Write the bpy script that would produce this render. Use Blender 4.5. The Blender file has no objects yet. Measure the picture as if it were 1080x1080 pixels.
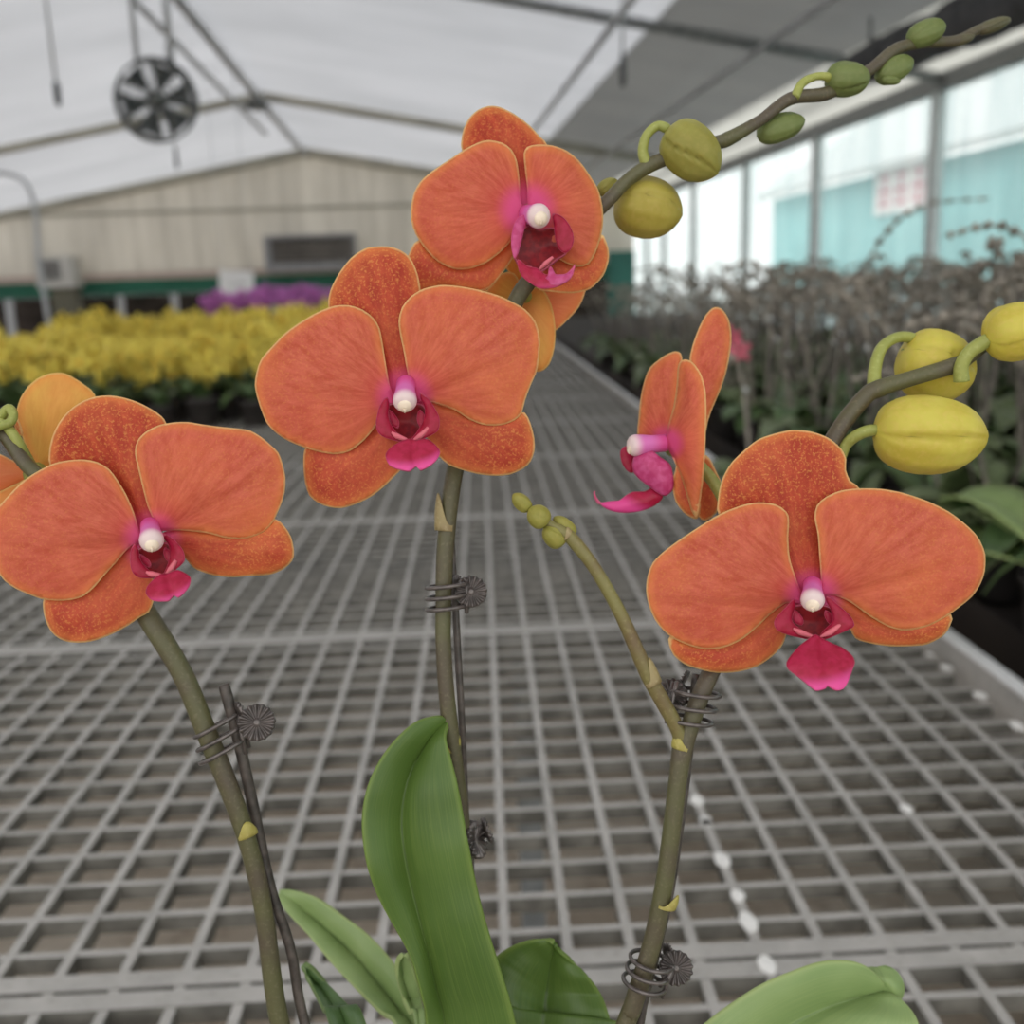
import bpy, bmesh, math, random
import numpy as np
from mathutils import Vector, Matrix, noise
from mathutils.geometry import delaunay_2d_cdt
random.seed(7)
sc = bpy.context.scene
COL = sc.collection
R = math.radians

# ------------------------------------------------------------------ camera
CZ = 1.25                      # eye height above the greenhouse floor
BENCH = CZ - 0.46              # top of the bench
yaw, pitch, roll = R(4.9), R(12.5), R(2.0)
fwd = Vector((math.sin(yaw)*math.cos(pitch), math.cos(yaw)*math.cos(pitch), -math.sin(pitch)))
rgt = Vector((math.cos(yaw), -math.sin(yaw), 0))
upv = rgt.cross(fwd)
rg2 = rgt*math.cos(roll) - upv*math.sin(roll)
up2 = upv*math.cos(roll) + rgt*math.sin(roll)
CAM = Vector((0, 0, CZ))
cd = bpy.data.cameras.new('camera'); cam = bpy.data.objects.new('camera', cd); COL.objects.link(cam)
M3 = Matrix((rg2, up2, -fwd)).transposed()
cam.matrix_world = Matrix.Translation(CAM) @ M3.to_4x4()
cd.sensor_width = 36; cd.lens = 36; cd.clip_start = 0.01; cd.clip_end = 200
cd.dof.use_dof = True; cd.dof.focus_distance = 0.262; cd.dof.aperture_fstop = 13.0
sc.camera = cam

def ray(x, y):
    return fwd + rg2*((x-540)/1080) + up2*((540-y)/1080)
def at(x, y, d):               # the point seen at x, y at a distance d in front of the lens
    return CAM + ray(x, y)*d
def on_y(x, y, Y):
    r = ray(x, y); return CAM + r*(Y/r.y)
def on_x(x, y, X):
    r = ray(x, y); return CAM + r*(X/r.x)
def on_z(x, y, Z):
    r = ray(x, y); return CAM + r*((Z-CZ)/r.z)

# ------------------------------------------------------------------ helpers
def srgb(r, g, b):
    f = lambda c: (c/12.92 if c <= .04045 else ((c+.055)/1.055)**2.4)
    return (f(r/255), f(g/255), f(b/255), 1)

def tag(o, label=None, cat=None, group=None, kind=None):
    if label: o['label'] = label
    if cat: o['category'] = cat
    if group: o['group'] = group
    if kind: o['kind'] = kind
    return o
def empty(name, loc, label=None, cat=None, group=None):
    o = bpy.data.objects.new(name, None); COL.objects.link(o); o.location = loc
    o.empty_display_size = .02
    return tag(o, label, cat, group)
def wloc(p):                   # world location of a parent chain made of plain translations
    v = Vector((0, 0, 0))
    while p is not None:
        v += Vector(p.location); p = p.parent
    return v
def obj(name, verts, faces, mat, parent=None, smooth=True, attrs=None, origin=None, mats=None, fm=None):
    """verts in world space; the object's origin becomes `origin` (default: parent's origin or 0)"""
    pw = wloc(parent) if parent else Vector((0, 0, 0))
    og = Vector(origin) if origin is not None else pw
    me = bpy.data.meshes.new(name)
    me.from_pydata([tuple(Vector(v)-og) for v in verts], [], faces)
    for m in (mats or [mat]): me.materials.append(m)
    if fm: me.polygons.foreach_set('material_index', fm)
    me.polygons.foreach_set('use_smooth', [smooth]*len(me.polygons))
    for k, vals in (attrs or {}).items():
        a = me.attributes.new(k, 'FLOAT', 'POINT'); a.data.foreach_set('value', [float(x) for x in vals])
    me.update()
    o = bpy.data.objects.new(name, me); COL.objects.link(o)
    if parent: o.parent = parent
    o.location = og - pw
    return o
def fix_normals(o):
    bm = bmesh.new(); bm.from_mesh(o.data); bmesh.ops.recalc_face_normals(bm, faces=bm.faces[:]); bm.to_mesh(o.data); bm.free()
    return o
def copy_tree(o, parent=None):
    c = o.copy(); COL.objects.link(c)
    if parent: c.parent = parent
    for ch in list(o.children): copy_tree(ch, c)
    return c

class MB:                      # mesh collector
    def __init__(s): s.v = []; s.f = []; s.a = {}
    def add(s, v, f, **attrs):
        n = len(s.v); s.v += [Vector(p) for p in v]; s.f += [tuple(i+n for i in q) for q in f]
        for k, vals in attrs.items(): s.a.setdefault(k, []).extend(vals)
        return s
    def box(s, a, b, M=None):
        x0, y0, z0 = a; x1, y1, z1 = b
        v = [Vector(p) for p in ((x0,y0,z0),(x1,y0,z0),(x1,y1,z0),(x0,y1,z0),(x0,y0,z1),(x1,y0,z1),(x1,y1,z1),(x0,y1,z1))]
        if M is not None: v = [M @ p for p in v]
        return s.add(v, [(0,3,2,1),(4,5,6,7),(0,1,5,4),(1,2,6,5),(2,3,7,6),(3,0,4,7)])
    def tube(s, pts, rad, seg=10, cap=True, n=None, **kw):
        v, f, t = tube_geo(pts, rad, seg, cap, n)
        if kw.get('t'): return s.add(v, f, t=t)
        return s.add(v, f)
    def lathe(s, prof, M, seg=20):
        v = []; f = []
        for r, z in prof:
            for k in range(seg):
                a = 2*math.pi*k/seg; v.append(M @ Vector((r*math.cos(a), r*math.sin(a), z)))
        for i in range(len(prof)-1):
            for k in range(seg):
                f.append((i*seg+k, i*seg+(k+1)%seg, (i+1)*seg+(k+1)%seg, (i+1)*seg+k))
        return s.add(v, f)
    def build(s, name, mat, parent=None, smooth=True, origin=None):
        return obj(name, s.v, s.f, mat, parent, smooth, s.a, origin)

def spline(pts, n):            # Catmull-Rom through open list of vectors
    P = [Vector(p) for p in pts]
    if len(P) == 2: return [P[0].lerp(P[1], i/(n-1)) for i in range(n)]
    P = [P[0]*2-P[1]] + P + [P[-1]*2-P[-2]]
    out = []; m = len(P)-3
    for i in range(n):
        u = i/(n-1)*m; k = min(int(u), m-1); t = u-k
        a, b, c, d = P[k:k+4]
        out.append(.5*((2*b)+(c-a)*t+(2*a-5*b+4*c-d)*t*t+(3*b-a-3*c+d)*t**3))
    return out
def lerpl(L, n):
    if not hasattr(L, '__len__'): return [L]*n
    return [float(x) for x in np.interp(np.linspace(0, 1, n), np.linspace(0, 1, len(L)), L)]
def tube_geo(pts, rad, seg=10, cap=True, n=None):
    n = n or max(2, len(pts)*5 if len(pts) > 2 else 2)
    P = spline(pts, n); rr = lerpl(rad, n)
    v = []; f = []; tt = []
    T = (P[1]-P[0]).normalized(); N = T.orthogonal().normalized()
    for i, p in enumerate(P):
        t = (P[min(i+1, n-1)]-P[max(i-1, 0)]).normalized()
        N = (N - t*N.dot(t)).normalized(); B = t.cross(N)
        for k in range(seg):
            a = 2*math.pi*k/seg
            v.append(p + (N*math.cos(a)+B*math.sin(a))*rr[i]); tt.append(i/(n-1))
    for i in range(n-1):
        for k in range(seg):
            f.append((i*seg+k, i*seg+(k+1)%seg, (i+1)*seg+(k+1)%seg, (i+1)*seg+k))
    if cap:
        f.append(tuple(range(seg-1, -1, -1))); f.append(tuple((n-1)*seg+k for k in range(seg)))
    return v, f, tt
def frame(o, z, x=None):       # matrix with its z axis along z
    z = Vector(z).normalized(); x = Vector(x) if x is not None else z.orthogonal()
    x = (x - z*x.dot(z)).normalized(); y = z.cross(x)
    return Matrix.Translation(o) @ Matrix((x, y, z)).transposed().to_4x4()

# ------------------------------------------------------------------ materials
class NT:
    def __init__(s, name):
        s.m = bpy.data.materials.new(name); s.m.use_nodes = True
        s.t = s.m.node_tree; s.t.nodes.clear()
        s.out = s.t.nodes.new('ShaderNodeOutputMaterial')
    def n(s, typ, ins=None, **props):
        nd = s.t.nodes.new('ShaderNode'+typ)
        for k, v in props.items(): setattr(nd, k, v)
        for k, v in (ins or {}).items():
            if hasattr(v, 'is_output'): s.t.links.new(v, nd.inputs[k])
            else: nd.inputs[k].default_value = v
        return nd
    def attr(s, name): return s.n('Attribute', attribute_name=name).outputs['Fac']
    def mix(s, f, a, b, typ='MIX'):
        nd = s.n('Mix', data_type='RGBA', blend_type=typ)
        for k, v in ((0, f), (6, a), (7, b)):
            if hasattr(v, 'is_output'): s.t.links.new(v, nd.inputs[k])
            else: nd.inputs[k].default_value = v
        return nd.outputs[2]
    def math(s, op, a, b=0.0, c=0.0):
        nd = s.n('Math', operation=op)
        for i, v in enumerate((a, b, c)):
            if hasattr(v, 'is_output'): s.t.links.new(v, nd.inputs[i])
            else: nd.inputs[i].default_value = v
        return nd.outputs[0]
    def ramp(s, x, a, b, lo=0.0, hi=1.0):
        nd = s.n('MapRange', {'Value': x, 'From Min': a, 'From Max': b, 'To Min': lo, 'To Max': hi}, clamp=True, interpolation_type='SMOOTHSTEP')
        return nd.outputs[0]
    def noise(s, scale, vec=None, detail=3, rough=.5):
        nd = s.n('TexNoise', {'Scale': scale, 'Detail': detail, 'Roughness': rough})
        if vec is not None: s.t.links.new(vec, nd.inputs['Vector'])
        return nd.outputs['Fac']
    def objco(s): return s.n('TexCoord').outputs['Object']
    def scaled(s, vec, x, y, z):
        nd = s.n('Mapping', {'Scale': (x, y, z)}); s.t.links.new(vec, nd.inputs['Vector']); return nd.outputs[0]
    def pbr(s, col, rough=.5, spec=.3, metal=0.0, bump=None, bstr=.2, bdist=.001, **kw):
        nd = s.n('BsdfPrincipled', {'Base Color': col, 'Roughness': rough, 'Specular IOR Level': spec, 'Metallic': metal, **kw})
        if bump is not None:
            b = s.n('Bump', {'Height': bump, 'Strength': bstr, 'Distance': bdist}); s.t.links.new(b.outputs[0], nd.inputs['Normal'])
        return nd.outputs[0]
    def mixs(s, f, a, b):
        nd = s.n('MixShader')
        for i, v in enumerate((f, a, b)):
            if hasattr(v, 'is_output'): s.t.links.new(v, nd.inputs[i])
            else: nd.inputs[i].default_value = v
        return nd.outputs[0]
    def trans(s, col): return s.n('BsdfTranslucent', {'Color': col}).outputs[0]
    def clear(s, col=(1,1,1,1)): return s.n('BsdfTransparent', {'Color': col}).outputs[0]
    def done(s, sh): s.t.links.new(sh, s.out.inputs['Surface']); return s.m

def plain(name, c, rough=.6, spec=.3, metal=0.0, var=.12, scale=20, bstr=0.0):
    t = NT(name); c = srgb(*c); nz = t.noise(scale, t.objco(), 4)
    d = tuple(x*(1-var*2) for x in c[:3])+(1,); l = tuple(min(1, x*(1+var)) for x in c[:3])+(1,)
    col = t.mix(t.ramp(nz, .3, .7), d, l)
    return t.done(t.pbr(col, rough, spec, metal, nz if bstr else None, bstr))

def petal_mat(name, base, deep, speck, rim=(252, 228, 158), pink=1.0, trans=.42, rimw=.15):
    t = NT(name); oc = t.objco()
    edge, cen, ang = t.attr('edge'), t.attr('cen'), t.attr('ang')
    v = t.n('CombineXYZ', {'X': t.math('MULTIPLY', ang, 9.0), 'Y': t.math('MULTIPLY', cen, 1.3)}).outputs[0]
    vein = t.noise(4.6, v, 6, .7)
    big = t.noise(55, oc, 2)
    fine = t.noise(1500, oc, 2, .6)
    col = t.mix(t.ramp(vein, .33, .68), srgb(*deep), srgb(*base))
    col = t.mix(t.math('MULTIPLY', t.ramp(big, .4, .75), .35), col, srgb(246, 158, 92))
    lt = t.ramp(t.noise(24, oc, 3), .35, .7)
    col = t.mix(t.math('MULTIPLY', lt, .4), col, srgb(226, 110, 88))
    mott = t.noise(420, oc, 3, .7)
    col = t.mix(t.math('MULTIPLY', t.ramp(mott, .5, .72), .28), col, srgb(*deep))
    far = t.ramp(cen, .25, 1.0, .35, 1.0)
    sp = t.math('MULTIPLY', t.math('MULTIPLY', t.ramp(fine, .50, .68), speck), far)
    col = t.mix(sp, col, srgb(236, 172, 92))
    # yellow pigment at the very margin, its pale rim strengthened to paint backlit glow
    wob = t.math('ADD', edge, t.math('MULTIPLY', t.math('SUBTRACT', fine, .5), .12))
    col = t.mix(t.math('MULTIPLY', t.ramp(wob, .12, .75, 1.0, 0.0), .45), col, srgb(244, 162, 88))
    col = t.mix(t.ramp(wob, rimw*.25, rimw, .78, 0.0), col, srgb(*rim))
    if pink:
        col = t.mix(t.math('MULTIPLY', t.ramp(cen, .06, .42, 1.0, 0.0), .5*pink), col, srgb(216, 62, 84))
        col = t.mix(t.math('MULTIPLY', t.ramp(cen, .10, .25, 1.0, 0.0), .9*pink), col, srgb(234, 96, 158))
    tc = t.mix(.2, col, srgb(255, 140, 70))
    s = t.mixs(trans, t.pbr(col, .55, .22, bump=vein, bstr=.25, bdist=.0004), t.trans(tc))
    return t.done(s)
M = {}
M['petal'] = petal_mat('petal', (224, 124, 98), (202, 94, 70), .28)
M['sepal'] = petal_mat('sepal', (204, 90, 58), (172, 56, 40), .6)
M['sepal_back'] = petal_mat('sepal_back', (238, 206, 104), (228, 188, 90), .25, rim=(246, 222, 140), pink=0, trans=.45)
M['petal_back'] = petal_mat('petal_back', (246, 170, 116), (238, 150, 100), .25, pink=0, trans=.45)
def lip_mat(name, a, b, edgec):
    t = NT(name); edge, cen = t.attr('edge'), t.attr('cen')
    nz = t.noise(500, t.objco(), 3)
    col = t.mix(t.ramp(nz, .35, .65), srgb(*a), srgb(*b))
    col = t.mix(t.math('MULTIPLY', t.ramp(cen, 1.24, 1.5), .9), col, srgb(*edgec))
    col = t.mix(t.ramp(edge, .02, .16, .6, 0.0), col, srgb(226, 110, 140))
    return t.done(t.mixs(.32, t.pbr(col, .4, .4), t.trans(col)))
M['lip'] = lip_mat('lip', (176, 26, 62), (190, 36, 78), (244, 90, 170))
M['lip_side'] = lip_mat('lip_side', (164, 20, 50), (178, 30, 66), (190, 50, 120))
M['lip_pink'] = lip_mat('lip_pink', (200, 66, 122), (214, 92, 146), (236, 140, 190))
M['throat'] = lip_mat('throat', (120, 12, 26), (150, 24, 34), (170, 40, 50))
M['callus'] = plain('callus', (196, 96, 108), .5)
def column_mat():
    t = NT('column'); x = t.attr('t')
    col = t.mix(t.ramp(x, .1, .6), srgb(222, 84, 152), srgb(228, 126, 196))
    col = t.mix(t.ramp(x, .72, 1.1), col, srgb(238, 218, 214))
    return t.done(t.mixs(.25, t.pbr(col, .35, .4), t.trans(col)))
M['column'] = column_mat()
M['anther'] = plain('anther', (232, 214, 192), .4, .4, var=.05, scale=300)
def stem_mat(name, a, b, c):
    t = NT(name); oc = t.objco()
    n1 = t.noise(60, oc, 3); n2 = t.noise(900, oc, 3)
    col = t.mix(t.ramp(n1, .35, .65), srgb(*a), srgb(*b))
    col = t.mix(t.math('MULTIPLY', t.ramp(n2, .5, .75), .5), col, srgb(*c))
    return t.done(t.pbr(col, .45, .4, bump=n2, bstr=.15, bdist=.0003))
M['spike'] = stem_mat('spike', (86, 84, 54), (80, 70, 56), (110, 102, 78))
M['branch'] = stem_mat('branch', (118, 112, 64), (104, 86, 58), (138, 128, 84))
M['bract_tan'] = stem_mat('bract_tan', (150, 136, 92), (134, 116, 82), (170, 156, 116))
M['pedicel'] = stem_mat('pedicel', (150, 154, 78), (136, 142, 70), (172, 174, 104))
M['bract'] = stem_mat('bract', (164, 154, 78), (148, 136, 70), (182, 168, 108))
def bud_mat(name, a, b, c):
    t = NT(name); oc = t.objco(); x = t.attr('t'); g = t.attr('groove')
    n = t.noise(120, oc, 3); fine = t.noise(700, t.scaled(oc, 1, 1, 1), 3)
    col = t.mix(t.ramp(n, .35, .68), srgb(*a), srgb(*b))
    col = t.mix(t.math('MULTIPLY', t.ramp(fine, .45, .7), .3), col, srgb(*c))
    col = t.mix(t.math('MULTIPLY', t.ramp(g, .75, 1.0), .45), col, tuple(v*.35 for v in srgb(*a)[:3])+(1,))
    return t.done(t.mixs(.25, t.pbr(col, .45, .35), t.trans(col)))
M['bud_yellow'] = bud_mat('bud_yellow', (204, 186, 74), (214, 202, 88), (224, 196, 110))
M['bud_mid'] = bud_mat('bud_mid', (176, 160, 68), (188, 174, 82), (196, 170, 96))
M['bud_olive'] = bud_mat('bud_olive', (150, 144, 66), (164, 160, 82), (176, 160, 84))
M['bud_green'] = bud_mat('bud_green', (110, 124, 66), (122, 134, 78), (140, 144, 92))
def leaf_mat(name, a, b, edge, trans=.28, tc=(120, 170, 20)):
    t = NT(name); oc = t.objco(); ac = t.attr('across'); tt = t.attr('t')
    v = t.n('CombineXYZ', {'X': t.math('MULTIPLY', ac, 16.0), 'Y': t.math('MULTIPLY', tt, 1.2)}).outputs[0]
    vein = t.noise(3, v, 4, .6); n = t.noise(38, oc, 3)
    col = t.mix(t.ramp(n, .3, .7), srgb(*a), srgb(*b))
    col = t.mix(t.math('MULTIPLY', t.ramp(vein, .4, .75), .3), col, srgb(*edge))
    aa = t.math('ABSOLUTE', ac)
    col = t.mix(t.math('MULTIPLY', t.ramp(aa, .0, .035, 1.0, 0.0), .55), col, tuple(x*.45 for x in srgb(*a)[:3])+(1,))
    col = t.mix(t.math('MULTIPLY', t.ramp(aa, .86, 1.0), .6), col, srgb(*edge))
    return t.done(t.mixs(trans, t.pbr(col, .38, .45, bump=vein, bstr=.12, bdist=.0005), t.trans(t.mix(.55, col, srgb(*tc)))))
M['leaf'] = leaf_mat('leaf', (78, 104, 44), (92, 118, 54), (136, 156, 76))
M['leaf_pale'] = leaf_mat('leaf_pale', (132, 156, 96), (146, 168, 108), (176, 190, 124), .2)
M['leaf_dark'] = leaf_mat('leaf_dark', (58, 84, 44), (76, 104, 56), (120, 140, 84), .12)
M['wire'] = plain('wire', (92, 84, 80), .3, .8, .35, var=.2, scale=400)
M['stake'] = plain('stake', (78, 70, 64), .45, .5, var=.25, scale=300)
M['pot'] = plain('pot', (70, 52, 44), .6)
M['moss'] = plain('moss', (96, 78, 52), .95, var=.35, scale=120, bstr=.6)
def galv(name, a, b, rough=.5, metal=.25):
    t = NT(name); oc = t.objco(); n = t.noise(14, oc, 5, .65); n2 = t.noise(160, oc, 4)
    col = t.mix(t.ramp(n, .3, .72), srgb(*a), srgb(*b))
    col = t.mix(t.math('MULTIPLY', t.ramp(n2, .55, .75), .35), col, srgb(120, 112, 98))
    return t.done(t.pbr(col, rough, .5, metal, n2, .15))
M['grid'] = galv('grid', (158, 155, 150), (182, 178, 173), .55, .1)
M['grid_side'] = plain('grid_side', (112, 110, 104), .7, .2, var=.2, scale=30)  # darker than the bar tops: shade on the sides put into colour
M['rim'] = galv('rim', (232, 232, 232), (242, 242, 242), .4, .0)  # near white, so the rim's top carries the sky's reflection in its colour
M['bar_highlight'] = plain('bar_highlight', (232, 230, 226), .8, var=.06, scale=300)  # white of the painted glints on the bench bars
M['steel'] = plain('steel', (142, 146, 148), .5, .4, .3)
# ================================================================== the orchid in front
FLORA = 0.268
def crop(x0, y0, s):           # reader for outlines measured on an enlarged detail
    return lambda L: [(x0+L[i]/s, y0+L[i+1]/s) for i in range(0, len(L), 2)]

base = at(462, 1650, .292)
POT_TOP = base.z
ORCHID = empty('potted_orchid', (base.x, base.y, BENCH), 'potted orchid with large coral orange flowers on three tall spikes, sharp in the foreground', 'orchid')

def closed_outline(pts, n):
    P = [np.array(p, float) for p in pts]; m = len(P); out = []
    for i in range(m):
        a, b, c, d = P[i-1], P[i], P[(i+1) % m], P[(i+2) % m]
        k = max(2, int(np.linalg.norm(c-b)/n))
        for j in range(k):
            t = j/k
            # centripetal-ish: damped tangents keep the curve inside tight corners
            m1 = .42*(c-a); m2 = .42*(d-b)
            h = (2*t**3-3*t*t+1)*b + (t**3-2*t*t+t)*m1 + (-2*t**3+3*t*t)*c + (t**3-t*t)*m2
            out.append(h)
    return np.array(out)

def petal(name, L, parent, mat, d0, centre, dome=3.0, slope=(0, 0), groove=None, ruffle=.35, cup=0.0, step=5.0, rad=150.0, thick=.0006, smoothn=5, edge_px=16., seed=0, label=None, relief=None, lift=0.0):
    """a petal with the outline L: d0 metres off at the flower's centre, sloping (mm of distance per px), domed by mm"""
    B = closed_outline(L, smoothn)
    lo, hi = B.min(0), B.max(0)
    rnd = np.random.RandomState(seed+len(L))
    # margin crinkle, as on a real petal's edge
    inner = []
    ys = np.arange(lo[1], hi[1], step*.87)
    for j, y in enumerate(ys):
        for x in np.arange(lo[0]+(j % 2)*step*.5, hi[0], step): inner.append((x, y))
    inner = np.array(inner)
    # point in polygon
    x, y = inner[:, 0], inner[:, 1]; ins = np.zeros(len(inner), bool); j = len(B)-1
    for i in range(len(B)):
        xi, yi = B[i]; xj, yj = B[j]
        c = ((yi > y) != (yj > y)) & (x < (xj-xi)*(y-yi)/((yj-yi) or 1e-9)+xi)
        ins ^= c; j = i
    inner = inner[ins]
    def edist(Q):
        A = B; D = np.roll(B, -1, 0)-A; l2 = (D**2).sum(1)+1e-9
        out = np.empty(len(Q))
        for k in range(0, len(Q), 400):
            q = Q[k:k+400, None, :]
            t = np.clip(((q-A)*D).sum(2)/l2, 0, 1)
            out[k:k+400] = np.sqrt((((A+t[..., None]*D)-q)**2).sum(2)).min(1)
        return out
    if len(inner):
        e = edist(inner); inner = inner[e > step*.45]
    rim2 = []
    V2 = [Vector(p) for p in B]+[Vector(p) for p in inner]
    nb = len(B)
    vv, ee, ff, *_ = delaunay_2d_cdt(V2, [(i, (i+1) % nb) for i in range(nb)], [], 1, 1e-4)
    Q = np.array([(v.x, v.y) for v in vv]); E = edist(Q)
    cx, cy = centre
    dx, dy = Q[:, 0]-cx, Q[:, 1]-cy
    rr = np.hypot(dx, dy); an = np.arctan2(dy, dx)
    wid = max(30., min(hi-lo)*.5)
    k = 1-(1-np.clip(E/wid, 0, 1))**2
    off = dome*k + (dx*slope[0]+dy*slope[1]) - cup*(rr/rad)**2 + lift
    if groove:
        (ax, ay), (bx, by), depth, w = groove
        ux, uy = bx-ax, by-ay; l = math.hypot(ux, uy); ux /= l; uy /= l
        s = np.abs((Q[:, 0]-ax)*uy-(Q[:, 1]-ay)*ux); al = (Q[:, 0]-ax)*ux+(Q[:, 1]-ay)*uy
        off -= depth*np.exp(-(s/w)**2)*np.clip(1-np.abs(al/l-.4)/.75, 0, 1)
    ruf = np.array([noise.noise((q[0]*.022+seed*3.1, q[1]*.022, seed)) for q in Q])
    ruf2 = np.array([noise.noise((a*7.0+seed, r*.004, 3.3)) for a, r in zip(an, rr)])
    off += ruffle*1.5*ruf*np.clip(rr/60, 0, 1) + ruffle*.8*ruf2*np.clip(rr/70, 0, 1)
    verts = [at(q[0], q[1], d0-o*.001) for q, o in zip(Q, off)]
    faces = [tuple(reversed(f)) for f in ff]
    o = obj(name, verts, faces, mat, parent, True, {'edge': np.clip(E/edge_px, 0, 1), 'cen': rr/rad, 'ang': an/math.pi}, origin=at(cx, cy, d0))
    md = o.modifiers.new('thick', 'SOLIDIFY'); md.thickness = thick; md.offset = 0
    if label: o['label'] = label
    return o

def flower_root(pts, rads, centre, d, label=None):
    """pedicel from the spike to the flower's back: the flower's own mesh"""
    c = at(centre[0], centre[1], d)
    b = MB().tube(pts, rads, 10, n=18)
    b.lathe([(0, -.002), (.0026, -.0016), (.0034, 0), (.002, .0022), (0, .0026)], frame(pts[-1], CAM-c), 14)
    o = b.build('flower', M['pedicel'], ORCHID, origin=c)
    if label: o['label'] = label
    return o

def column_part(fl, root, tip, r, d_root, d_tip, bulge=1.06):
    a = at(*root, d_root); b = at(*tip, d_tip); ax = b-a; l = ax.length
    prof = [(.0001, -.1), (.85, 0), (.86, .2), (.88, .45), (1.0, .7), (1.0*bulge, .86), (1.02*bulge, .97), (.86*bulge, 1.08), (.5*bulge, 1.16), (.0001, 1.19)]
    m = MB(); F = frame(a, ax)
    fine = [(float(np.interp(t, [p[1] for p in prof], [p[0] for p in prof])), t) for t in np.linspace(-.1, 1.19, 22)]
    m.lathe([(p*r, z*l) for p, z in fine], F, 20)
    m.a['t'] = [z for p, z in fine for _ in range(20)]
    m.build('column', M['column'], fl, origin=a)
    # anther cap with its little beak at the front
    dn = (-up2)*.0016
    c = b + ax.normalized()*(.09*l)
    k = MB(); FF = frame(c+dn*.35, ax)
    k.lathe([(.0001, -.4*r), (.5*r, -.36*r), (.66*r, -.1*r), (.6*r, .14*r), (.34*r, .26*r), (.0001, .3*r)], FF, 16)
    k.tube([c+dn*.6+ax.normalized()*.25*r, c+dn*1.0+ax.normalized()*.2*r, c+dn*1.4+ax.normalized()*.1*r], [.16*r, .10*r, .03*r], 8)
    k.build('anther_cap', M['anther'], fl, origin=c)

def front_lip(fl, centre, d0, T, rad=45., mid=None):
    """lip of a flower that faces us. T maps lip units (px of the centre flower, column tip = 0,0) to px"""
    cx, cy = centre
    def tr(L): return [T(L[i], L[i+1]) for i in range(0, len(L), 2)]
    kw = dict(parent=fl, centre=centre, ruffle=.12, step=2.6, smoothn=2.5, thick=.0007, edge_px=5., rad=rad)
    petal('lip_throat', tr([-19,-1, 18,-1, 27,22, 20,34, 8,37, 2,38, -8,36, -20,29, -25,18]), mat=M['throat'], d0=d0-.0015, dome=-2.5, seed=3, **kw)
    petal('lip_side_lobe', tr([-19,-9, -26,0, -30,16, -29,26, -24,32, -13,36, -1,38, -8,30, -15,20, -18,10, -17,0]), mat=M['lip_side'], d0=d0-.0045, dome=1.6, slope=(-.06, .05), seed=4, **kw)
    petal('lip_side_lobe', tr([17,-14, 27,-4, 36,12, 36,24, 30,30, 12,38, 5,38, 12,30, 19,18, 22,4, 17,-8]), mat=M['lip_side'], d0=d0-.0045, dome=1.6, slope=(.06, .05), seed=5, **kw)
    petal('lip_mid_lobe', mid or tr([7,36, 13,37, 24,36, 34,44, 37,50, 33,58, 24,65, 16,68, 12,64, 5,69, -7,67, -16,63, -20,54, -17,47, -7,40, 2,36]), mat=M['lip'], d0=d0-.006, dome=1.5, slope=(0, .17), groove=(T(8, 36), T(10, 66), 1.0, 4.), seed=6, **kw)
    m = MB()
    for L in ([-14,28, -8,32, 2,36], [9,36, 16,32, 25,23]):
        P = [T(L[i], L[i+1]) for i in (0, 2, 4)]
        m.tube([at(p[0], p[1], d0-.0078) for p in P], [.0003, .0008, .0005], 8)
    m.build('lip_callus', M['callus'], fl)
    # inner folds of the lateral lobes beside the column
    petal('lip_fold', tr([-17,4, -11,9, -6,17, -7,24, -12,21, -16,14]), mat=M['lip'], d0=d0-.004, dome=.8, seed=8, **kw)
    petal('lip_fold', tr([16,4, 21,11, 22,20, 18,24, 14,19, 13,11]), mat=M['lip'], d0=d0-.004, dome=.8, seed=9, **kw)

# ---- spikes ------------------------------------------------------------------
def P3(L): return [at(x, y, d) for x, y, d in L]
def rpx(w, d=FLORA): return w*.5*d/1080
def spike(name, L, w, mat, seg=12):
    pts = P3(L); n = len(pts)*7
    m = MB(); rr = [rpx(a) for a in w]
    m.tube(pts, rr, seg, n=n)
    return m.build(name, mat, ORCHID, origin=pts[0])
def node(sp, x, y, d, w, ang, side, h=10, mat=None):
    """sheathing bract: a thin collar with a pointed lip on one side of the stem"""
    c = at(x, y, d); ax = (up2*math.cos(ang)+rg2*math.sin(ang)).normalized()
    F = frame(c, ax, rg2*side - fwd*.6); r = rpx(w, d)*1.08
    v = []; f = []; a = []; S = 20; H = h*d/1080
    for i in range(6):
        t = i/5
        for k in range(S):
            th = 2*math.pi*k/S; lip = max(0, math.cos(th))**2
            v.append(F @ Vector((r*math.cos(th)*(1+.16*lip*math.sin(t*2.6)), r*math.sin(th), t*H*(.22+1.1*lip)))); a.append(t)
    for i in range(5):
        for k in range(S): f.append((i*S+k, i*S+(k+1) % S, (i+1)*S+(k+1) % S, (i+1)*S+k))
    o = obj('bract', v, f, mat or M['bract'], sp, True, {'t': a}, origin=c)
    md = o.modifiers.new('thick', 'SOLIDIFY'); md.thickness = .0004
    return o

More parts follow.
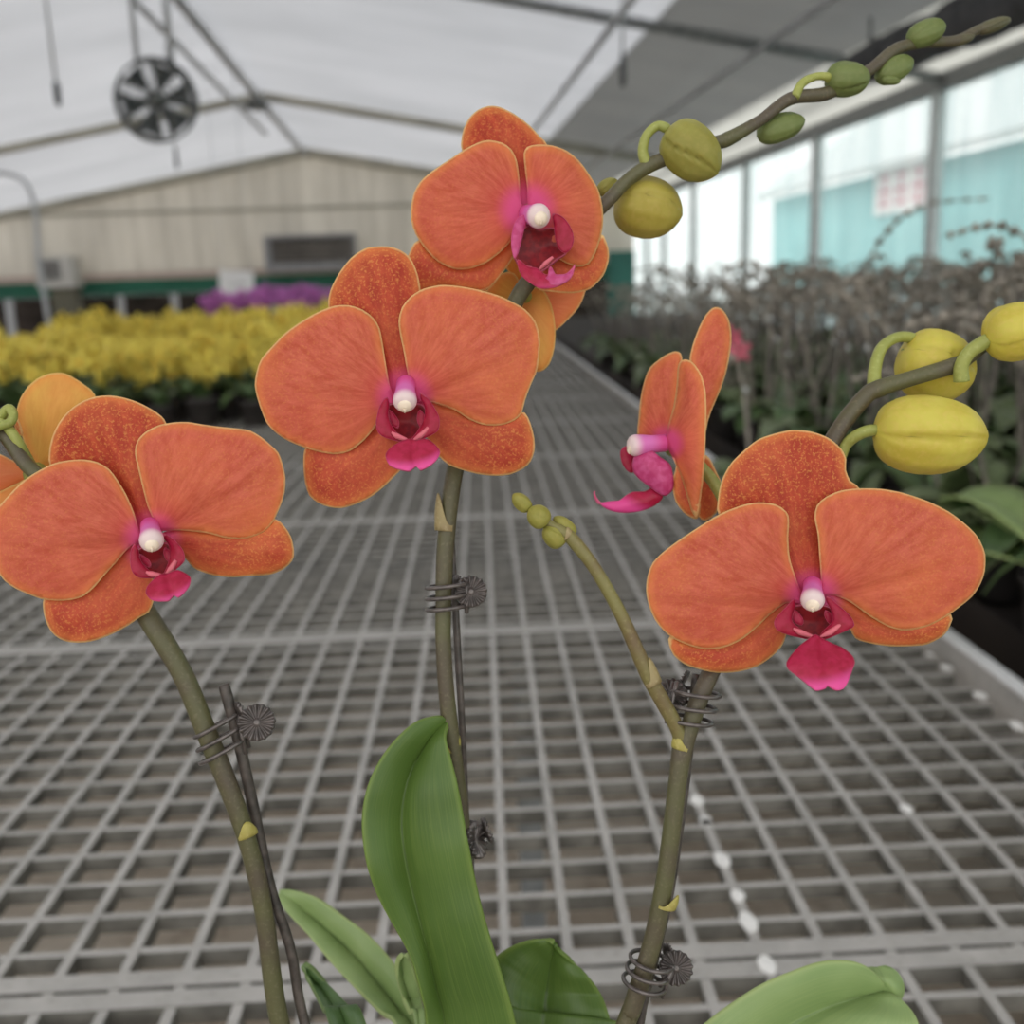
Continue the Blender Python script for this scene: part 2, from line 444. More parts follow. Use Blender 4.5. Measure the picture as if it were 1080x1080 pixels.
SP_L = spike('flower_spike', [(448,1640,.292),(330,1200,.287),(295,1078,.283),(278,960,.279),(263.8,897,.277),(244.5,839,.275),(215.6,767,.273),(191.5,709,.272),(155,649,.272),(118,590,.275),(70,528,.277),(28,490,.278),(4,458,.279),(-30,425,.282),(-70,400,.286)],
             [24,22,21,20,20,21,22,22,23,20,17,16,15,13,10], M['spike'])
SP_C = spike('flower_spike', [(466,1645,.300),(489,1000,.294),(487,870,.289),(481,815,.286),(473,752,.284),(468,690,.283),(467.5,645,.283),(470,575,.283),(480,495,.284),(502,415,.288),(532,345,.291),(553,303,.292),(600,250,.292),(637,216,.290),(662,190,.290),(690,172,.290),(720,162,.290),(752,151,.291),(767,147,.292),(801,127.5,.294),(834,104,.297),(873,98,.301),(916,74.5,.306),(945,52,.310),(974,45,.314),(1008,43,.318),(1032,31,.321),(1050,26,.323),(1064,22,.325)],
             [22,20,19,19,19,18,18,20,20,19,18,20,17,16,15,17,15,14,17,13,15,16,14,15,13,13,11,11,7], M['spike'])
SP_R = spike('flower_spike', [(476,1640,.290),(600,1240,.283),(660,1080,.279),(667,1062,.278),(688,994,.276),(701,930,.274),(708,880,.273),(715,822,.272),(720,790,.272),(728,765,.272),(742,726,.273),(772,665,.277),(835,545,.280),(880,461,.281),(911,420,.281),(927,410,.281),(958,400,.281),(1007,385,.282),(1023,376,.282),(1060,348,.286),(1110,318,.29),(1150,300,.295)],
             [24,22,21,21,21,20,20,20,23,20,20,19,19,19,19,20,17,18,15,13,11,8], M['spike'])
node(SP_L, 262, 882, .276, 20, R(-20), .4, 13)
node(SP_R, 702, 957, .274, 20, R(10), 1.0, 13)
node(SP_C, 476, 792, .2855, 19, R(-6), 1.0, 14)
node(SP_R, 719, 790, .272, 21, R(12), -1.0, 12)
node(SP_C, 469, 560, .283, 20, R(4), -1.0, 30, M['bract_tan'])
# side branch with its knob of tiny buds
bp = P3([(721,792,.272),(714,768,.271),(700,742,.270),(682,709,.269),(655.7,650,.268),(629,602,.268),(608,574,.268),(596.7,563,.268),(582,554,.268),(570,545,.268)])
BR = MB().tube(bp, [rpx(w) for w in (15,16,17,17,14.5,14,15,14,10,8)], 12, n=60).build('side_branch', M['branch'], ORCHID, origin=bp[0])
node(BR, 690, 722, .269, 17, R(-27), 1.0, 22, M['bract_tan'])
node(BR, 599, 567, .268, 14, R(-40), 1.0, 7, M['bract_tan'])

_x = np.linspace(0, 1, 60)
BT = _x
BP = [ (float(np.interp(q, [0,.015,.05,.1,.18,.28,.4,.52,.64,.75,.84,.91,.96,.985,1], [.0,.30,.54,.72,.87,.96,1,.99,.93,.82,.66,.47,.28,.15,.0]))) for q in _x]
def bud(parent, a, b, w, mat, da, db, seams=3, twist=.6, rot=0.0, tip=.12, name='bud', pts=None, pw=None, label=None, skew=.0, fat=.45):
    """bud from its base a to its tip b (px), w px wide, closed of three overlapping sepals; pts: its stalk"""
    A, B = at(*a, da), at(*b, db); ax = B-A; l = ax.length; r = w*.5*(da+db)*.5/1080
    S, N = 60, 34; v = []; f = []; tt = []; g = []
    F = frame(A, ax, up2)
    for i in range(N+1):
        t = i/N
        prof = float(np.interp(t, BT, BP))
        for k in range(S):
            th = 2*math.pi*k/S
            ph = (th+rot+twist*t)*seams/(2*math.pi); fr = ph-math.floor(ph)
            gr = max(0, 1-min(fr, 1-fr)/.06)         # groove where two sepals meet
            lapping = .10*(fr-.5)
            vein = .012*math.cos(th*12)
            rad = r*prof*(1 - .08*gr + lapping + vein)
            v.append(F @ Vector((rad*math.cos(th), rad*math.sin(th), l*t))); tt.append(t); g.append(gr)
    for i in range(N):
        for k in range(S): f.append((i*S+k, i*S+(k+1) % S, (i+1)*S+(k+1) % S, (i+1)*S+k))
    m = MB(); m.add(v, f, t=tt, groove=g)
    o = obj(name, m.v, m.f, mat, parent, True, m.a, origin=A)
    if label: o['label'] = label
    if pts:
        q = P3(pts) if len(pts[0]) == 3 else [at(x, y, da) for x, y in pts]
        q = q + [A + ax.normalized()*l*.04]
        MB().tube(q, [rpx(x, da) for x in pw], 12, n=len(q)*8).build('bud_stalk', M['pedicel'], parent, origin=q[0])
    return o
Y, O, G = M['bud_yellow'], M['bud_olive'], M['bud_green']
# upper spike
bud(SP_C, (704,137), (757,184), 57, O, .289, .287, rot=1.9, pts=[(683,176,.290),(678,160,.289),(682,143,.288),(693,133,.288),(702,135,.288)], pw=[13,11,10,10,11,9], fat=.45)
bud(SP_C, (648,211), (720,227), 63, M['bud_mid'], .299, .300, rot=2.6, twist=.3, fat=.44)
bud(SP_C, (631,203), (652,191), 18, O, .302, .303, rot=.3)
bud(SP_C, (799,143), (849,126), 29, G, .299, .301, rot=1.2, fat=.5)
bud(SP_C, (872,84), (917,83), 36, G, .300, .303, rot=1.5, pts=[(838,103,.296),(846,88,.297),(860,81,.298),(872,81,.299)], pw=[10,9,8,9,9], fat=.5)
bud(SP_C, (925,83), (963,63), 26, G, .309, .311, rot=.8, fat=.55)
bud(SP_C, (958,42), (997,26), 26, G, .311, .313, rot=.5, fat=.5)
bud(SP_C, (1030,33), (1066,20), 14, M['spike'], .321, .325, fat=.5)
bud(SP_C, (1000,46), (1028,38), 11, M['spike'], .318, .319)
bud(SP_C, (930,84), (950,86), 9, G, .307, .308)
# right spike
bud(SP_R, (922,454), (1042,462), 84, Y, .277, .276, rot=2.35, twist=.25, pts=[(886,482,.281),(893,468,.280),(906,458,.278),(918,454,.277)], pw=[13,12,13,13,12], fat=.46)
bud(SP_R, (950,372), (1026,402), 76, Y, .293, .294, rot=.6, twist=.3, pts=[(922,408,.284),(923,388,.286),(930,367,.288),(946,356,.290),(962,357,.292),(968,366,.293)], pw=[15,13,12,11,12,11,11], fat=.48)
bud(SP_R, (1040,358), (1112,338), 62, Y, .276, .276, rot=2.0, pts=[(1014,402,.280),(1014,386,.279),(1022,372,.278),(1036,362,.277)], pw=[17,15,15,16,13], fat=.5)
# tip of the branch
bud(BR, (559,538), (541,521), 17, O, .268, .267, rot=.4)
bud(BR, (577,553), (558,536), 25, O, .267, .266, rot=1.3, fat=.5)
bud(BR, (594,575), (574,555), 23, O, .269, .268, rot=.9, fat=.5)
bud(BR, (606,565), (584,545), 18, O, .270, .2695, rot=2.2, fat=.5)

# ---- centre flower -----------------------------------------------------------
cA = (427, 420); dA = .270; c_ = crop(240, 80, 2.25)
fA = flower_root(P3([(497,432,.287),(478,425,.284),(455,420,.279),(430,419,.2735)]), [.0017,.0016,.0018,.0022], cA, dA, 'orange flower at the middle of the picture')
petal('dorsal_sepal', c_([420,790,375,750,345,690,325,640,290,600,250,570,240,545,245,510,265,470,295,432,325,412,345,407,380,406,408,414,432,432,450,470,458,520,455,590,456,660,462,735,448,790]), fA, M['sepal'], dA, cA, dome=2.5, slope=(0, .012), groove=((425,400),(393,270),1.0,5), seed=1, lift=-2.5)
petal('petal', c_([400,778,386,740,378,700,368,640,360,600,345,575,320,556,290,546,255,547,215,562,175,585,140,610,105,645,80,675,70,705,66,735,72,765,82,795,95,825,120,850,150,868,185,882,225,893,260,897,290,890,320,868,345,840,365,808,385,786]), fA, M['petal'], dA, cA, dome=4.0, slope=(.014, 0), groove=((420,424),(272,412),.8,7), seed=2, lift=1.0)
petal('petal', c_([445,772,436,740,425,690,418,650,410,610,407,580,415,550,435,525,465,507,505,498,545,500,590,508,635,520,670,535,705,555,730,585,740,625,738,665,733,700,718,735,705,770,697,800,680,817,650,828,610,828,575,815,540,793,500,778,470,772]), fA, M['petal'], dA, cA, dome=4.0, slope=(-.014, 0), groove=((436,424),(560,370),.8,7), seed=3, lift=1.0)
petal('lateral_sepal', c_([410,772,340,800,250,850,195,875,183,890,181,925,185,965,195,995,215,1012,240,1022,270,1025,305,1015,340,998,370,975,395,950,420,925,440,900,440,850,430,800]), fA, M['sepal'], dA, cA, dome=2.5, slope=(0, -.02), groove=((424,430),(345,500),.9,6), seed=4, lift=-1.5)
petal('lateral_sepal', c_([440,768,480,772,520,785,600,800,680,800,705,800,718,825,727,860,727,890,718,915,700,932,670,945,640,948,600,945,560,935,525,922,500,900,488,885,470,850,452,810]), fA, M['sepal'], dA, cA, dome=2.5, slope=(0, -.02), groove=((440,430),(540,480),.9,6), seed=5, lift=-1.5)
front_lip(fA, (427,428), dA, lambda x, y: (427+x, 428+y))
column_part(fA, (428,404), (427,424), .0029, dA-.001, dA-.0085)

# ---- left flower ---------------------------------------------------------------
cB = (160, 570); dB = .264; c_ = crop(0, 380, 3.375)
fB = flower_root(P3([(105,575,.2745),(122,572,.273),(140,571,.270),(160,570,.267)]), [.0017,.0016,.0018,.0022], cB, dB, 'orange flower at the left')
petal('dorsal_sepal', c_([530,640,455,580,410,490,360,410,300,385,220,385,180,376,177,330,185,285,200,245,225,205,260,170,300,145,345,130,395,127,440,134,490,150,540,175,575,200,592,225,592,270,585,350,575,430,572,500,575,580,555,640]), fB, M['sepal'], dB, cB, dome=2.5, slope=(0, .012), groove=((150,555),(96,448),1.3,4), seed=11, lift=-2.5)
petal('petal', c_([505,640,490,590,478,545,450,480,420,430,390,390,350,365,300,355,245,358,190,370,130,400,80,435,40,475,0,520,-24,560,-34,620,-24,690,-8,745,20,785,60,812,100,830,150,848,200,854,250,852,295,840,335,808,372,765,412,720,442,685,468,660]), fB, M['petal'], dB, cB, dome=4.0, slope=(.014, 0), groove=((150,572),(5,588),.8,7), seed=12, lift=1.0)
petal('petal', c_([555,610,545,560,528,520,510,450,495,390,484,340,485,305,500,275,530,250,570,232,620,223,670,222,720,230,780,238,850,245,890,252,930,275,965,305,990,330,1005,370,1015,420,1012,470,1000,510,985,545,968,578,940,608,900,626,850,635,800,630,740,614,680,607,620,604,580,606]), fB, M['petal'], dB, cB, dome=4.0, slope=(-.014, 0), groove=((172,560),(290,500),.8,7), seed=13, lift=1.0)
petal('lateral_sepal', c_([510,640,440,680,370,745,290,815,200,840,160,845,156,880,165,925,185,965,215,990,250,1002,300,1003,350,992,410,968,460,940,500,912,530,895,548,850,545,780,525,700]), fB, M['sepal'], dB, cB, dome=2.5, slope=(0, -.02), groove=((155,580),(80,665),.9,6), seed=14, lift=-1.5)
petal('lateral_sepal', c_([570,625,620,600,680,600,760,612,860,610,940,590,980,566,1010,590,1035,630,1045,680,1040,710,1010,740,960,760,890,765,830,770,770,765,720,750,690,735,650,690,605,650]), fB, M['sepal'], dB, cB, dome=2.5, slope=(0, -.02), groove=((170,572),(290,592),.9,6), seed=15, lift=-1.5)
ca, sa = math.cos(R(-14)), math.sin(R(-14))
front_lip(fB, (160,576), dB, lambda x, y: (160+(x*ca-y*sa)*.86, 577+(x*sa+y*ca)*.86), 42.)
column_part(fB, (158,554), (160,571), .0028, dB-.001, dB-.0095)

# ---- right flower ----------------------------------------------------------------
cC = (857, 632); dC = .266; c_ = crop(600, 300, 2.25)
fC = flower_root(P3([(808,596,.2785),(825,612,.277),(842,624,.2735),(857,632,.269)]), [.0017,.0016,.0018,.0022], cC, dC, 'orange flower at the right')
petal('dorsal_sepal', c_([575,775,520,750,490,690,480,610,480,570,450,545,400,548,355,545,355,500,365,460,385,425,415,395,450,368,490,354,530,346,575,350,615,365,645,390,657,415,656,440,667,467,690,486,655,520,640,550,625,600,625,660,630,740,600,775]), fC, M['sepal'], dC, cC, dome=2.5, slope=(0, .012), groove=((853,620),(838,470),.7,6), seed=21, lift=-2.5)
petal('petal', c_([560,760,545,718,524,655,519,605,521,560,515,540,490,523,450,518,410,525,360,545,310,575,265,605,225,635,200,660,188,690,184,725,190,760,205,795,225,820,250,840,290,857,330,865,375,858,415,838,450,808,482,778,515,755,540,755]), fC, M['petal'], dC, cC, dome=4.0, slope=(.014, 0), groove=((845,636),(690,640),.8,7), seed=22, lift=1.0)
petal('petal', c_([595,740,598,700,594,640,590,590,583,555,588,525,610,505,645,490,690,485,740,486,790,495,850,515,900,540,940,570,965,595,976,613,986,640,985,680,975,710,955,740,925,765,890,790,850,810,800,820,760,812,715,787,670,755,630,737,610,738]), fC, M['petal'], dC, cC, dome=4.0, slope=(-.014, 0), groove=((868,634),(1030,590),.8,7), seed=23, lift=1.0)
petal('lateral_sepal', c_([555,740,510,748,480,770,435,810,370,845,290,850,240,835,238,855,250,880,275,900,310,912,350,920,400,918,445,905,480,882,505,855,518,820,532,785,550,765]), fC, M['sepal'], dC, cC, dome=2.5, slope=(0, -.02), groove=((845,645),(745,695),.9,6), seed=24, lift=-1.5)
petal('lateral_sepal', c_([600,728,650,740,700,770,760,800,830,800,905,782,902,810,887,832,850,852,810,857,760,857,715,850,680,838,660,800,635,765]), fC, M['sepal'], dC, cC, dome=2.5, slope=(0, -.02), groove=((868,645),(980,680),.9,6), seed=25, lift=-1.5)
def TC(x, y):                  # a lip whose side lobes spread and whose mid lobe hangs free
    y2 = y*1.0 if y < 30 else 30+(y-30)*1.42
    k = .98 + .3*max(0, min(1, (y-4)/14)) if y < 36 else 1.18
    return (857+(x-2)*k+(2 if y > 36 else 0), 640+y2*.82)
c3 = crop(800, 590, 7.2)
front_lip(fC, (857,640), dC, TC, 58., c3([430,575,475,600,560,645,640,680,705,735,727,785,705,850,675,930,640,985,590,996,545,975,522,962,500,985,440,998,400,975,340,925,270,870,222,830,212,790,250,730,310,665,385,605]))
column_part(fC, (857,616), (857,634), .0028, dC-.001, dC-.0095)

# ---- top flower (turned to the right) -----------------------------------------------
cT = (556, 222); dT = .284; c_ = crop(240, 80, 2.25); c2 = crop(520, 190, 8.31)
fT = flower_root(P3([(601,250,.2915),(590,240,.291),(575,232,.2895),(558,224,.287)]), [.0018,.0017,.0018,.0022], cT, dT, 'top flower, turned to the right')
petal('dorsal_sepal', c_([712,360,672,320,655,260,640,190,590,188,557,178,556,150,562,125,575,100,595,82,620,73,645,75,680,92,715,118,740,145,760,168,752,220,745,280,745,340]), fT, M['sepal'], dT, cT, dome=2.5, slope=(0, .012), seed=31, lift=-2.5)
petal('petal', c_([712,340,696,300,693,260,690,230,685,200,672,175,650,160,620,154,595,160,565,175,535,195,500,218,465,245,445,275,437,310,437,345,447,375,470,410,500,440,535,457,570,458,610,445,645,420,672,392,695,358]), fT, M['petal'], dT, cT, dome=4.0, slope=(.02, 0), groove=((550,225),(440,225),.8,7), seed=32, lift=1.0)
petal('petal', c_([712,335,713,300,711,260,706,215,704,185,712,170,735,165,770,167,805,180,835,205,860,240,878,270,888,310,890,345,885,380,872,420,855,447,830,452,800,442,770,420,745,385,725,355]), fT, M['petal'], dT, cT, dome=3.5, slope=(-.03, 0), groove=((560,220),(628,200),.8,7), seed=33, lift=1.0)
petal('lateral_sepal', c_([700,350,640,420,560,448,500,430,455,390,435,415,422,450,418,480,425,505,440,515,480,505,520,500,560,505,600,510,625,500,650,470,672,440,690,400]), fT, M['sepal'], dT, cT, dome=2.0, slope=(.004, -.02), groove=((550,240),(450,290),.9,6), seed=34, lift=-1.5)
petal('lateral_sepal', c_([730,350,790,420,850,440,885,375,903,410,903,440,890,475,860,505,820,515,770,512,735,503,735,450,722,400]), fT, M['sepal'], dT, cT, dome=2.0, slope=(0, -.02), groove=((562,240),(620,290),.9,6), seed=35, lift=-1.5)
kw = dict(parent=fT, centre=(567,226), ruffle=.12, step=2.6, smoothn=2.5, thick=.0007, edge_px=5., rad=58.)
petal('lip_throat', c2([300,400,400,430,540,420,640,520,640,640,560,700,430,800,300,800,220,740,180,640,220,520]), mat=M['throat'], d0=dT-.003, dome=-2.5, seed=36, **kw)
petal('lip_side_lobe', c2([300,310,250,315,205,350,175,420,160,500,162,600,185,690,215,650,240,560,262,470,285,390]), mat=M['lip_pink'], d0=dT-.0055, dome=1.2, slope=(-.05, .02), seed=37, **kw)
petal('lip_side_lobe', c2([520,300,570,305,625,340,670,400,700,470,705,540,680,610,630,640,580,600,550,520,540,430,530,360]), mat=M['lip_side'], d0=dT-.0055, dome=1.4, slope=(.05, .02), seed=38, **kw)
petal('lip_mid_lobe', c2([220,700,300,760,390,780,450,830,490,830,500,760,520,775,545,830,590,838,640,826,690,780,718,740,710,800,680,860,640,895,560,935,480,950,400,945,330,905,260,850,225,780]), mat=M['lip'], d0=dT-.0085, dome=1.5, slope=(.03, .10), seed=39, **kw)
petal('lip_tip', c2([455,872,485,840,490,780,505,762,525,790,545,830,600,832,650,822,695,775,718,738,716,775,690,850,640,895,560,925,490,915]), mat=M['lip_pink'], d0=dT-.0102, dome=1.2, slope=(.03, .08), seed=40, **kw)
m = MB()
for L in ([235,705,270,760,340,770], [405,785,460,730,525,675]):
    m.tube([at(520+L[i]/8.31, 190+L[i+1]/8.31, dT-.0105) for i in (0, 2, 4)], [.0003, .0007, .0004], 8)
m.build('lip_callus', M['callus'], fT)
column_part(fT, (556,226), (569,228), .0031, dT-.0015, dT-.0090)

# ---- flower seen from its side --------------------------------------------------------
cS = (703, 468); dS = .292; c_ = crop(620, 320, 4.5)
fS = flower_root(P3([(800,595,.2785),(780,560,.284),(750,505,.290),(712,470,.293)]), [.0018,.0017,.0018,.0022], cS, dS, 'flower turned sideways, its lip to the left')
petal('dorsal_sepal', c_([545,640,470,690,415,690,410,640,440,560,470,460,490,380,488,320,483,260,500,190,530,110,560,55,590,25,615,20,640,35,665,75,677,130,678,190,668,260,650,340,622,420,592,490,570,550]), fS, M['petal'], dS+.003, cS, dome=2.0, slope=(-.06, .03), seed=41, rad=95)
petal('petal', c_([370,660,300,655,240,635,243,540,252,450,270,370,295,308,340,268,380,242,415,230,440,240,446,275,435,340,428,420,420,500,400,580,385,630]), fS, M['petal'], dS+.004, cS, dome=2.5, slope=(.06, .05), seed=42, rad=95)
petal('lateral_sepal', c_([545,720,575,735,600,785,622,830,635,870,622,940,610,990,560,1030,520,1005,520,900,530,800]), fS, M['sepal'], dS+.004, cS, dome=2.0, slope=(-.06, -.02), seed=43, rad=95)
petal('lateral_sepal', c_([400,730,420,770,405,830,402,870,418,940,455,990,490,1015,520,1020,535,960,500,850,450,750]), fS, M['sepal'], dS-.004, cS, dome=1.5, slope=(.06, -.02), seed=44, rad=95)
petal('petal', c_([375,650,385,580,410,490,425,390,430,310,440,278,465,268,495,280,525,315,545,360,558,420,562,500,560,600,555,720,545,850,530,960,520,1018,495,985,470,900,445,820,410,740,385,690]), fS, M['petal'], dS-.002, cS, dome=3.5, slope=(.22, -.01), seed=45, rad=95, label='petal nearest to us, seen edge on')
kw = dict(parent=fS, centre=cS, ruffle=.12, step=2.6, smoothn=2.5, thick=.0007, edge_px=5., rad=52.)
petal('lip_side_lobe', c_([155,700,180,678,215,715,230,760,215,800,195,800,172,775,157,740]), mat=M['lip'], d0=dS+.004, dome=1.0, seed=46, **kw)
petal('lip_side_lobe', c_([213,760,228,715,262,697,300,700,340,730,390,770,405,850,395,890,365,912,330,895,290,865,250,835,220,800]), mat=M['lip_pink'], d0=dS-.004, dome=3.0, slope=(.05, 0), seed=47, **kw)
petal('lip_mid_lobe', c_([45,925,30,905,38,935,60,955,100,978,150,990,210,990,270,978,320,955,355,920,345,890,310,875,270,895,215,897,180,915,150,937,100,942,65,945]), mat=M['lip'], d0=dS-.001, dome=2.5, slope=(.05, .02), seed=48, **kw)
m = MB(); m.tube([at(620+x/4.5, 320+y/4.5, dS-.002) for x, y in ((55,950),(38,925),(30,900),(36,890))], [.0005,.0004,.0003,.0001], 6)
m.build('lip_tendril', M['lip_pink'], fS)
column_part(fS, (703,467), (668,470), .0029, dS-.0005, dS-.003)

# ---- flower behind the top one, seen from its back --------------------------------------
cK = (556, 318); dK = .300; c_ = crop(240, 80, 2.25)
fK = flower_root(P3([(552,305,.292),(553,309,.294),(555,314,.297),(556,318,.2995)]), [.0018,.0018,.0019,.0022], cK, dK, 'yellow-backed flower facing away behind the top flower')
petal('petal', c_([705,530,735,510,790,500,850,480,848,512,832,550,800,585,772,606,745,585,722,555]), fK, M['petal_back'], dK+.002, cK, dome=2, slope=(-.03, 0), seed=51)
petal('petal', c_([705,530,680,520,640,520,600,500,580,480,560,520,580,570,630,590,690,565]), fK, M['petal_back'], dK+.002, cK, dome=2, slope=(.03, 0), seed=52)
petal('dorsal_sepal', c_([705,530,690,490,660,455,672,430,690,440,715,480,720,520]), fK, M['sepal_back'], dK, cK, dome=1.5, seed=53)
petal('lateral_sepal', c_([705,520,730,502,750,510,768,545,777,595,775,645,762,685,740,702,712,690,700,640,695,580]), fK, M['sepal_back'], dK-.003, cK, dome=2, slope=(0, -.01), seed=54)
petal('lateral_sepal', c_([705,520,680,470,650,470,630,495,612,515,625,545,660,560,690,550]), fK, M['sepal_back'], dK-.002, cK, dome=2, seed=55)

# ---- flower at the left margin, seen from its back -----------------------------------------
cL = (38, 498); dL = .290; c_ = crop(0, 380, 7.2)
def lstalk(L, w):
    return P3(L)
fL = flower_root(P3([(-12,440,.281),(2,446,.279),(12,456,.278),(22,472,.279),(32,492,.283),(38,500,.2885)]), [.0013,.0013,.0014,.0015,.0018,.0022], cL, dL, 'flower facing away at the left margin')
petal('dorsal_sepal', c_([290,860,240,760,190,620,150,510,130,430,135,370,160,290,220,200,300,135,380,105,440,97,500,105,570,140,650,195,725,270,680,420,560,560,440,720,350,850]), fL, M['sepal_back'], dL+.001, cL, dome=3, slope=(0, .012), seed=61)
petal('petal', c_([260,860,180,800,110,770,0,715,-200,640,-420,700,-520,860,-430,1010,-200,1040,0,1010,120,950,230,900]), fL, M['petal_back'], dL+.002, cL, dome=3, slope=(.02, 0), seed=62)
petal('petal', c_([280,850,420,800,600,700,760,640,840,760,760,900,560,960,380,930]), fL, M['petal_back'], dL+.003, cL, dome=3, slope=(-.02, 0), seed=63)
petal('lateral_sepal', c_([270,860,150,930,60,970,-60,1040,-110,1160,-40,1290,120,1260,240,1120,300,980]), fL, M['sepal_back'], dL-.001, cL, dome=2, slope=(0, -.02), seed=64)
petal('lateral_sepal', c_([280,860,320,980,420,1120,560,1160,640,1060,560,940,400,880]), fL, M['sepal_back'], dL-.001, cL, dome=2, slope=(0, -.02), seed=65)
petal('lip_mid_lobe', c_([105,440,130,430,160,500,175,560,150,575,120,520]), fL, M['sepal'], dL-.004, cL, dome=.6, step=3, smoothn=3, seed=66, rad=60)
bud(SP_L, (-62,482), (-2,470), 40, O, .276, .276, rot=.4, pts=[(-6,452,.281),(4,436,.280),(10,431,.279),(14,438,.278),(10,446,.277),(-2,450,.276),(-30,462,.276),(-58,480,.276)], pw=[11,11,10,10,10,10,10,10,10])

# ---- leaves --------------------------------------------------------------------------------
def leaf(L, Mi, Rr, dl, dm, dr, mat, label=None, thick=.0016, n=46, m=9, wave=.0006, seed=0):
    Ls, Ms, Rs = [spline([Vector((x, y, 0)) for x, y in q], n) for q in (L, Mi, Rr)]
    Dl, Dm, Dr = lerpl(dl, n), lerpl(dm, n), lerpl(dr, n)
    v = []; f = []; ac = []; tt = []; W = 2*m+1
    for i in range(n):
        a, c, b = at(Ls[i].x, Ls[i].y, Dl[i]), at(Ms[i].x, Ms[i].y, Dm[i]), at(Rs[i].x, Rs[i].y, Dr[i])
        for k in range(W):
            s = (k-m)/m
            e = a if s < 0 else b; q = abs(s)
            p = c.lerp(e, q)
            nrm = (CAM-p).normalized()
            p = p + nrm*(.16*math.sin(math.pi*q)*(e-c).length) + nrm*wave*noise.noise((i*.16+seed, s*1.2, seed))*2
            v.append(p); ac.append(s); tt.append(i/(n-1))
    for i in range(n-1):
        for k in range(W-1): f.append((i*W+k, i*W+k+1, (i+1)*W+k+1, (i+1)*W+k))
    o = obj('leaf', v, f, mat, ORCHID, True, {'across': ac, 't': tt}, origin=v[-1])
    md = o.modifiers.new('thick', 'SOLIDIFY'); md.thickness = thick; md.offset = 0
    sb = o.modifiers.new('round', 'SUBSURF'); sb.levels = sb.render_levels = 1
    if label: o['label'] = label
    return o
c_ = crop(280, 740, 2.842)
def cont(L, *more): return c_(L)+list(more)
leaf(cont([543,50,520,42,480,47,440,65,395,105,350,160,315,225,295,290,287,360,292,430,305,500,330,570,365,640,405,710,435,770,455,840,470,900,480,966], (452,1200), (445,1420), (450,1640)),
     cont([544,55,538,62,515,88,490,118,465,155,440,200,422,250,410,310,407,370,412,430,424,500,440,570,458,640,474,710,490,770,505,840,520,900,535,966], (476,1200), (466,1420), (462,1640)),
     cont([546,62,548,72,543,88,541,105,546,130,556,165,567,205,578,250,588,300,597,350,605,400,615,450,628,520,645,595,665,670,690,750,715,830,752,966], (560,1200), (510,1420), (476,1640)),
     [.283,.277,.272,.272,.276,.28,.292], [.284,.281,.279,.279,.281,.284,.294], [.284,.278,.274,.273,.274,.277,.290], M['leaf'], 'tall upright folded leaf', seed=1)
leaf(cont([865,722,850,712,825,710,790,714,750,726,715,745,690,765,660,800,655,850,660,900,670,966], (540,1250), (488,1640)),
     cont([866,724,864,735,860,755,855,780,850,810,846,840,842,870,838,900,835,930,832,950,828,980], (556,1280), (494,1640)),
     cont([868,726,885,748,915,772,945,800,970,826,990,850,1008,880,1022,915,1032,945,1040,975,1046,1010], (580,1300), (500,1640)),
     [.30,.302,.304,.30,.298], [.302,.306,.308,.304,.299], [.301,.303,.305,.302,.299], M['leaf'], 'broad green leaf right of the tall one', seed=2)
leaf(cont([42,572,40,590,55,620,85,655,125,697,170,752,220,810,280,870,340,930,400,990], (450,1200), (455,1640)),
     cont([41,568,60,580,100,612,150,655,200,700,255,752,310,810,365,880,410,940,455,1010], (458,1200), (458,1640)),
     cont([42,564,75,565,115,572,165,592,230,638,300,690,355,745,405,810,445,875,480,966], (466,1200), (462,1640)),
     [.375,.37,.362,.35,.335,.298], [.376,.372,.366,.354,.338,.299], [.376,.371,.363,.351,.336,.298], M['leaf_pale'], 'pale leaf behind, reaching back to the left', seed=3)
leaf(cont([412,757,396,775,392,810,398,850,412,890,430,930,448,975], (450,1250), (462,1640)),
     cont([416,755,408,775,408,810,416,850,430,890,446,930,462,975], (454,1250), (464,1640)),
     cont([420,754,436,775,450,810,460,850,468,890,474,930,480,975], (460,1250), (466,1640)),
     [.315,.318,.30], [.318,.321,.30], [.315,.318,.30], M['leaf_pale'], 'young leaf behind the tall one', seed=4)
leaf(cont([112,790,118,815,130,840,150,880,172,925,190,966], (400,1250), (450,1640)),
     cont([114,787,130,808,150,838,178,880,208,925,240,966], (412,1250), (452,1640)),
     cont([116,784,140,798,170,828,210,870,255,915,302,966], (425,1250), (454,1640)),
     [.33,.328,.31,.296], [.333,.331,.312,.297], [.33,.328,.31,.296], M['leaf_dark'], 'narrow dark leaf by the left spike', seed=5)
leaf([(284,1050),(285,1075),(300,1110),(370,1300),(452,1640)], [(285,1049),(291,1072),(308,1110),(380,1300),(454,1640)], [(286,1048),(298,1068),(318,1110),(392,1300),(456,1640)],
     [.285,.288,.292], [.286,.289,.293], [.285,.288,.292], M['leaf_pale'], 'small leaf tip at the foot of the left spike', n=20, seed=6)
